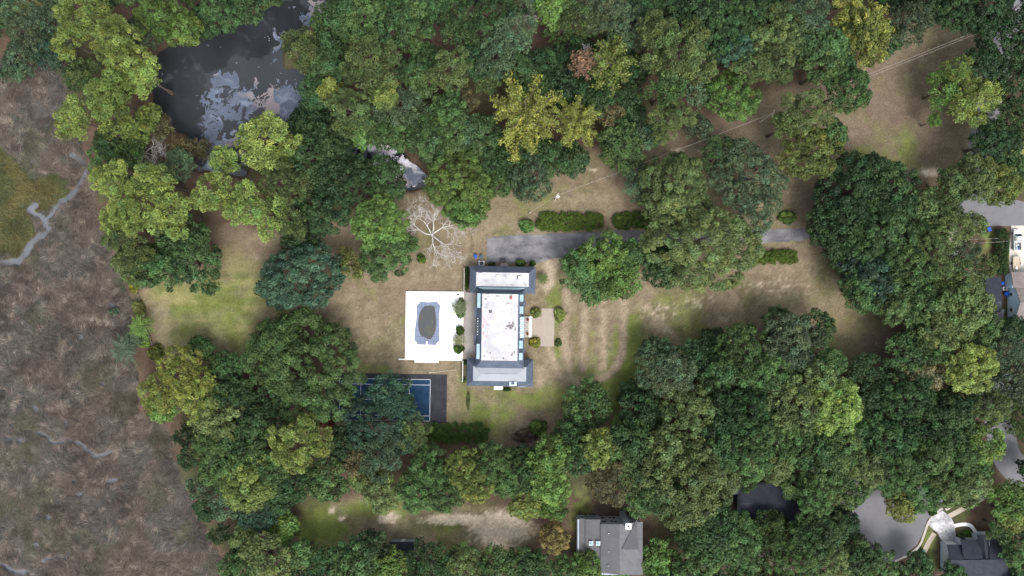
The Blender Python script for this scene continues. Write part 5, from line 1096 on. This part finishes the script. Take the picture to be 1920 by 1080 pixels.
# ------------------------------------------------------------------ bare trees
def bare_tree(name, label, px, py, R, h, seed, m, nlimb=7, thick=.26, lean=None, up=.5):
    rg = random.Random(seed); q = P(px, py, h*.55); e = empty(name, (q.x, q.y, 0), label, 'tree')
    b = MB(); b.tube([(0, 0, -.1), (.1, 0, h*.2), (0, .15, h*.42)], [thick*1.5, thick*1.1, thick*.9], 9); b.build('trunk', m, e, True, local=True)
    for i in range(nlimb):
        b = MB(); a = 6.283*i/nlimb+rg.uniform(-.55, .55); L = R*rg.uniform(.6, 1.1)
        def grow(p, a, el, L, r, depth):
            pts = [p]; rad = [r]; n = 5; cur = Vector(p); aa, ee = a, el
            for k in range(n):
                aa += rg.uniform(-.42, .42); ee = max(-.1, ee+rg.uniform(-.18, .12))
                cur = cur+Vector((math.cos(aa)*math.cos(ee), math.sin(aa)*math.cos(ee), math.sin(ee)))*L/n
                pts.append(tuple(cur)); rad.append(r*(1-.82*(k+1)/n))
                if depth < 3 and k >= 1-(depth > 0):
                    for sg in ((-1, 1) if rg.random() < .35 else (rg.choice((-1, 1)),)):
                        grow(tuple(cur), aa+sg*rg.uniform(.45, .9), ee+rg.uniform(-.1, .3), L*rg.uniform(.35, .52), max(.018, rad[-1]*.7), depth+1)
            b.tube(pts, [max(.016, x) for x in rad], 5 if depth < 2 else 4)
        grow((0, .1, h*rg.uniform(.30, .42)), a, up*rg.uniform(.6, 1.2), L, thick*.62, 0)
        b.build('limb', m, e, True, local=True)
    return e
bare_tree('bare_tree', 'large bare white dead tree on the lawn upper left of the house', 808, 440, 8.0, 10, 23, M['deadwood'], 6, .28)
bare_tree('bare_tree', 'grey dead tree between the marsh and the pond', 262, 290, 7.0, 8, 5, M['deadwood'], 6, .26)
bare_tree('bare_tree', 'bare white branches inside the rust-branched yellow tree', 1112, 117, 4.6, 21, 9, M['deadwood'], 7, .22)
bare_tree('bare_tree', 'small bare grey tree in the lower right woods above the cul-de-sac', 1672, 868, 4.6, 17, 33, M['deadwood'], 6, .2)
bare_tree('bare_tree', 'pale dead trunk standing at the top edge, middle of the photo', 1004, 24, 2.4, 13, 14, M['deadwood'], 4, .3)
bare_tree('bare_tree', 'bare thin tree in the brownish woods above the grey shingled house', 1135, 898, 4.2, 15, 41, M['deadwood'], 6, .16)
e = empty('rusty_tree', P(1096, 118, 15), 'small rust-coloured dying crown left of the yellow-green tree', 'tree'); e.location.z = 0
o = link('trunk', TRUNK, None, e); o.scale = (.25, .25, 14)
Rn, cm, lm, Hn = VAR['star'][0]
for nm, me in (('limbs', lm), ('crown', cm)):
    o = link(nm, me, None, e, (0, 0, 13.6)); o.scale = (1.15, 1.15, 1.0); o.color = (.21, .135, .085, 1)

# ------------------------------------------------------------------ bins, air conditioner, grill, boxes
def bin_(px, py, m, label, rz=0, s=1.0, est=False):
    q = (PE if est else P)(px, py, .6); e = empty('wheelie_bin', (q.x, q.y, .0), label, 'bin', 'wheeled bins', rz)
    b = MB(); b.hexa([(-.24*s, -.26*s, .08), (.24*s, -.26*s, .08), (.24*s, .26*s, .08), (-.24*s, .26*s, .08)], [(-.32*s, -.36*s, 1.0), (.32*s, -.36*s, 1.0), (.32*s, .36*s, 1.0), (-.32*s, .36*s, 1.0)]); b.build('body', m, e, local=True, bevel=.03)
    b = MB(); b.hexa([(-.35*s, -.40*s, 1.0), (.35*s, -.40*s, 1.0), (.35*s, .40*s, 1.0), (-.35*s, .40*s, 1.0)], [(-.30*s, -.34*s, 1.1), (.30*s, -.34*s, 1.1), (.30*s, .34*s, 1.1), (-.30*s, .34*s, 1.1)]); lid = b.build('lid', m, e, local=True, bevel=.03)
    b = MB(); b.tube([(-.25*s, .44*s, .98), (.25*s, .44*s, .98)], .025, 6); b.build('handle', M['black'], e, local=True)
    for sx in (-1, 1):
        b = MB(); b.tube([(sx*.25*s, .3*s, .12), (sx*.31*s, .3*s, .12)], .12, 10); b.build('wheel', M['tyre'], e, local=True)
bin_(890.2, 481.5, M['bluebin'], 'blue wheeled bin at the upper left corner of the house', .1, 1.25, True)
bin_(900.8, 482, M['slatebin'], 'dark slate wheeled bin beside the air conditioner', 0, 1.15, True)
bin_(1853, 430, M['bluebin'], 'blue wheeled bin on grass below the right-edge street', .4, 1.5)
bin_(1729, 1042, M['bluebin'], 'blue wheeled bin on grass below the cul-de-sac', .2, 1.6)
bin_(1730, 1033, M['slatebin'], 'dark wheeled bin just above the blue one by the cul-de-sac', 0, 1.2)
bin_(1887, 551, M['bluebin'], 'lower blue bin left of the blue gable wall', .6, 1.5)
bin_(1878, 531.5, M['bluebin'], 'upper blue bin beside the slate garage roof', .1, 1.1)
def ac(px, py, s, label, est=True):
    q = (PE if est else P)(px, py, .8); e = empty('air_conditioner', (q.x, q.y, 0), label, 'air conditioner')
    b = MB(); b.box((0, 0, .42), (s, s*.8, .84)); b.build('casing', M['grey'], e, local=True, bevel=.04)
    b = MB(); b.tube([(0, 0, .84), (0, 0, .87)], s*.30, 20); g = b.build('fan_grille', M['black'], e, local=True)
    for k in range(4):
        b = MB(); b.box((0, 0, .885), (s*.52, .05, .02), k*math.pi/4); b.build('fan_blade', M['dark'], g, local=True)
    b = MB(); b.tube([(-s*.3, s*.4, .3), (-s*.3, s*.55, .3), (-s*.3, s*.55, .9)], .05, 6); b.build('pipe', M['dark'], e, local=True)
ac(901, 494, 1.65, 'grey air conditioner with black fan at the upper left of the house')
ac(1885, 541, 1.2, 'white air conditioner between two blue bins at right', False)
gr = empty('barbecue_grill', PE(942, 488.5, 0), 'black grill on a brick stoop above the house', 'grill')
b = MB(); slab(b, 936.8, 486, 947.2, 491.5, .55, .95); b.build('lid', M['black'], gr, bevel=.05)
for x in (937.6, 945.6):
    for y in (486.6, 490): b = MB(); slab(b, x, y, x+.6, y+.6, 0, .55); b.build('leg', M['dark'], gr)
sp = empty('brick_stoop', PE(943, 496, 0), 'beige brick stoop at the upper side of the house below the grill', 'steps')
b = MB(); slab(b, 936, 495.5, 951, 499, 0, .35); b.build('landing', M['slab'], sp)
b = MB(); slab(b, 937.5, 492.5, 949, 495.4, 0, .18); b.build('step', M['slab'], sp)
ub = empty('utility_box', P(1575, 498, .6), 'grey utility box with black top at the lawn edge below the right woods', 'utility box'); ub.location.z = 0
b = MB(); b.box((0, 0, .5), (1.6, 1.2, 1.0)); b.build('cabinet', M['grey'], ub, local=True, bevel=.05)
b = MB(); b.box((.15, 0, 1.03), (.95, .7, .06)); b.build('lid', M['black'], ub, local=True)
mk = empty('storm_drain', P(1776, 952, 0), 'pale concrete storm drain inlet at the kerb of the cul-de-sac', 'drain')
b = MB(); b.box((0, 0, .1), (1.3, 1.0, .2), .5); b.build('frame', M['concrete'], mk, local=True); b = MB(); b.box((0, 0, .21), (.6, .5, .03), .5); b.build('grate', M['walk'], mk, local=True)
for i, (x, y) in enumerate(((1537, 436), (1541, 439), (1540, 445))):
    q = P(x, y); b = MB(); b.box((0, 0, .005), (.75, .22, .006), .5+i*.9); o = b.build('paint_mark', M['white']); o.location = (q.x, q.y, .07); tag(o, ('upper left', 'upper right', 'lowest')[i]+' small white paint mark at the right end of the driveway', 'marking', 'paint marks on the driveway')

# ------------------------------------------------------------------ vehicles
def car(px, py, rz, paint, label, kind='car'):
    q = P(px, py, .9); e = empty('parked_car' if kind == 'car' else 'pickup_truck', (q.x, q.y, .07), label, 'car' if kind == 'car' else 'truck', None, rz)
    Lc = 4.6 if kind == 'car' else 5.6; W = .92 if kind == 'car' else .98
    def loft(secs):
        b = MB(); n0 = 0; k = len(secs[0])
        for s_ in secs: b.v += s_
        for i in range(len(secs)-1):
            for j in range(k):
                b.f.append((i*k+j, i*k+(j+1) % k, (i+1)*k+(j+1) % k, (i+1)*k+j))
        b.f.append(tuple(range(k-1, -1, -1))); b.f.append(tuple(range((len(secs)-1)*k, len(secs)*k))); return b
    def ring(y, w, z0, z1): return [(-w, y, z0+.1), (-w*.9, y, z0), (w*.9, y, z0), (w, y, z0+.1), (w, y, z1-.15), (w*.86, y, z1), (-w*.86, y, z1), (-w, y, z1-.15)]
    h = Lc/2
    if kind == 'car':
        secs = [ring(-h, W*.7, .35, .75), ring(-h+.25, W*.93, .25, .92), ring(-h+1.0, W, .22, .95), ring(h-1.5, W, .22, .93), ring(h-.4, W*.93, .25, .82), ring(h, W*.68, .35, .66)]
        cab = [(-h+.35, .94, .80), (-h+1.0, 1.42, .66), (.35, 1.45, .68), (h-1.35, .92, .80)]
    else:
        secs = [ring(-h, W, .5, 1.0), ring(-h+.2, W, .45, 1.05), ring(.2, W, .4, 1.05), ring(h-1.5, W, .4, 1.1), ring(h-.4, W*.95, .42, 1.02), ring(h, W*.75, .5, .85)]
        cab = [(-.35, 1.03, .85), (-.15, 1.75, .72), (.9, 1.78, .72), (h-1.2, 1.08, .86)]
    loft(secs).build('body', paint, e, True, local=True)
    pts = [[(-w, y, z-.0), (w, y, z-.0)] for y, z, w in cab]
    b = MB()
    for i in range(3): b.poly([pts[i][0], pts[i][1], pts[i+1][1], pts[i+1][0]][::-1] if False else [pts[i][0], pts[i+1][0], pts[i+1][1], pts[i][1]][::-1])
    sd = [(-cab[i][2], cab[i][0], cab[i][1]) for i in range(4)]; b.poly(sd); b.poly([(-x, y, z) for x, y, z in sd][::-1]); b.build('glasshouse', M['glass'], e, local=True)
    b = MB(); y0, y1 = cab[1][0], cab[2][0]; b.hexa([(-.62, y0, cab[1][1]-.02), (.62, y0, cab[1][1]-.02), (.62, y1, cab[2][1]-.02), (-.62, y1, cab[2][1]-.02)], [(-.6, y0+.05, cab[1][1]+.05), (.6, y0+.05, cab[1][1]+.05), (.6, y1-.05, cab[2][1]+.05), (-.6, y1-.05, cab[2][1]+.05)]); b.build('roof', paint, e, local=True, bevel=.03)
    for sx in (-1, 1):
        for y in (-h+.95, h-.95):
            b = MB(); b.tube([(sx*(W-.16), y, .33), (sx*(W+.02), y, .33)], .33, 16); wh = b.build('wheel', M['tyre'], e, local=True)
            b = MB(); b.tube([(sx*(W+.02), y, .33), (sx*(W+.035), y, .33)], .2, 12); b.build('rim', M['grey'], wh, local=True)
        b = MB(); b.box((sx*W*.62, h-.08, .66 if kind == 'car' else .86), (.36, .16, .14)); b.build('headlight', M['white'], e, local=True)
        b = MB(); b.box((sx*(W+.1), cab[2][0]+.55, 1.0), (.2, .12, .14)); b.build('wing_mirror', paint, e, local=True)
    if kind == 'pickup':
        b = MB(); b.box((0, -h+1.15, 1.062), (1.55, 2.0, .02)); b.build('bed', M['dark'], e, local=True)
        for sx in (-1, 1):
            b = MB(); b.tube([(sx*1.12, -h-.1, 1.85), (sx*1.12, h-1.6, 1.85)], .045, 6); b.build('rack_rail', M['white'], e, local=True)
            b = MB(); b.tube([(sx*.86, -h-.1, 1.85), (sx*.86, h-1.9, 1.85)], .045, 6); b.build('rack_rail', M['white'], e, local=True)
            for k in range(9):
                y = -h+.1+k*.42; b = MB(); b.tube([(sx*.86, y, 1.85), (sx*1.12, y, 1.85)], .035, 5); b.build('rung', M['white'], e, local=True)
            for y in (-h+.2, .3): b = MB(); b.tube([(sx*.95, y, 1.0), (sx*.95, y, 1.85)], .04, 6); b.build('rack_post', M['white'], e, local=True)
        for i, (x, y, m_) in enumerate(((-.3, -h+.6, 'carblue'), (.35, -h+1.0, 'dark'), (-.2, -h+1.5, 'grey'))):
            b = MB(); b.box((x, y, 1.2), (.6, .5, .28)); b.build('tool_box', M[m_], e, local=True, bevel=.03)
    return e
car(1907.5, 450, 0.03, M['carwhite'], 'white pickup truck with ladder rack on the driveway at right edge', 'pickup')
car(1792, 487, 0.0, M['carwhite'], 'white car under trees left of the right-edge street')
car(1795, 381, -0.75, M['carblack'], 'black car parked under trees at the end of the right-edge street')
car(1543, 953, 0.9, M['carwhite'], 'white car almost hidden by trees left of the cul-de-sac')
tl = empty('utility_trailer', P(1905, 494, .5), 'open trailer with beige bed below the pickup truck', 'trailer'); tl.location.z = .07
b = MB(); b.box((0, 0, .6), (1.9, 3.6, .12)); b.build('bed', M['sandbed'], tl, local=True)
for x, y, w, l in ((-.93, 0, .05, 3.6), (.93, 0, .05, 3.6), (0, -1.78, 1.8, .05), (0, 1.78, 1.8, .05)):
    b = MB(); b.box((x, y, .92), (w, l, .06)); b.build('rail', M['palewood'], tl, local=True)
for x in (-.93, .93):
    for y in (-1.75, 0, 1.75): b = MB(); b.box((x, y, .78), (.05, .05, .26)); b.build('post', M['palewood'], tl, local=True)
for sx in (-1, 1): b = MB(); b.tube([(sx*1.0, 0, .3), (sx*1.2, 0, .3)], .3, 14); b.build('wheel', M['tyre'], tl, local=True)
b = MB(); b.tube([(-.5, 1.8, .55), (0, 2.8, .5), (.5, 1.8, .55)], .05, 6); b.build('drawbar', M['dark'], tl, local=True)
b = MB(); b.tube([(-.2, -1.2, .66), (-.2, -1.2, .95)], .32, 14); b.build('bucket', M['white'], tl, local=True)

# ------------------------------------------------------------------ utility poles and wires
def pole(px, py, h, label, arm=1.2, ang=.4, transformer=False, pale=True):
    q = P(px, py, h); e = empty('utility_pole', (q.x, q.y, 0), label, 'utility pole', 'utility poles')
    b = MB(); b.tube([(0, 0, -.1), (0, 0, h)], [.18, .12], 9); b.build('shaft', M['palewood'] if pale else M['wood'], e, local=True)
    ca, sa = math.cos(ang), math.sin(ang)
    if arm:
        b = MB(); b.box((0, 0, h-.5), (arm*2, .14, .16), ang); b.build('crossarm', M['palewood'], e, local=True)
        for t in (-.9, -.4, .4, .9):
            b = MB(); b.tube([(ca*arm*t, sa*arm*t, h-.42), (ca*arm*t, sa*arm*t, h-.15)], [.07, .05], 7); b.build('insulator', M['white'], e, local=True)
    if transformer:
        b = MB(); b.tube([(.42*sa, -.42*ca, h-1.9), (.42*sa, -.42*ca, h-.8)], .28, 12); tr_ = b.build('transformer', M['white'], e, local=True)
        b = MB(); b.tube([(.42*sa, -.42*ca, h-.8), (.42*sa, -.42*ca, h-.5)], .06, 6); b.build('bushing', M['grey'], tr_, local=True)
    return Vector((q.x, q.y, h))
pA = pole(1900, 33, 10.5, 'utility pole with transformer at the upper right corner', 1.1, .9, True)
pB = pole(1451, 211, 10.0, 'utility pole among trees between the driveway and the upper clearing', .8, 1.2)
pC = pole(1045, 366, 9.0, 'utility pole with pale transformer on the grass above the clipped hedge', .7, 1.0, True)
pD = pole(994, 398, 2.2, 'short pale post left of the pole above the clipped hedge', 0, 0)
pE_ = pole(1800, 458, 7.5, 'utility pole in the trees left of the pickup truck', .6, 1.4)
def wire(a, b_, sag, label, off=(0, 0, 0)):
    o_ = Vector(off); pts = []
    for i in range(17):
        t = i/16; p = (a+o_).lerp(b_+o_, t); p.z -= sag*4*t*(1-t); pts.append(p)
    b = MB(); b.tube(pts, .018, 4); o = b.build('power_wire', M['wire']); tag(o, label, 'wire', 'overhead wires')
wire(pA, pB, 1.4, 'upper of two overhead wires crossing the upper right clearing', (0, .3, -.2)); wire(pA, pB, 1.6, 'lower of two overhead wires crossing the upper right clearing', (0, -.3, -.3))
wire(pB, pC, 1.4, 'overhead wire between the tree-hidden pole and the pole above the hedge', (0, 0, -.2)); wire(pC, pD, .2, 'guy wire from the pole down to the short pale post', (0, 0, -.05))
wire(pE_, P(1893, 452, 5), .4, 'lower of two wires over the grass left of the pickup truck', (0, 0, -.2)); wire(pE_+Vector((0, 1.2, 0)), P(1873, 447, 5), .4, 'upper of two wires over the grass left of the pickup truck', (0, 0, -.1))
wire(pA, P(1925, 40, 10), .1, 'short wire leaving the corner pole to the right', (0, .2, -.4))
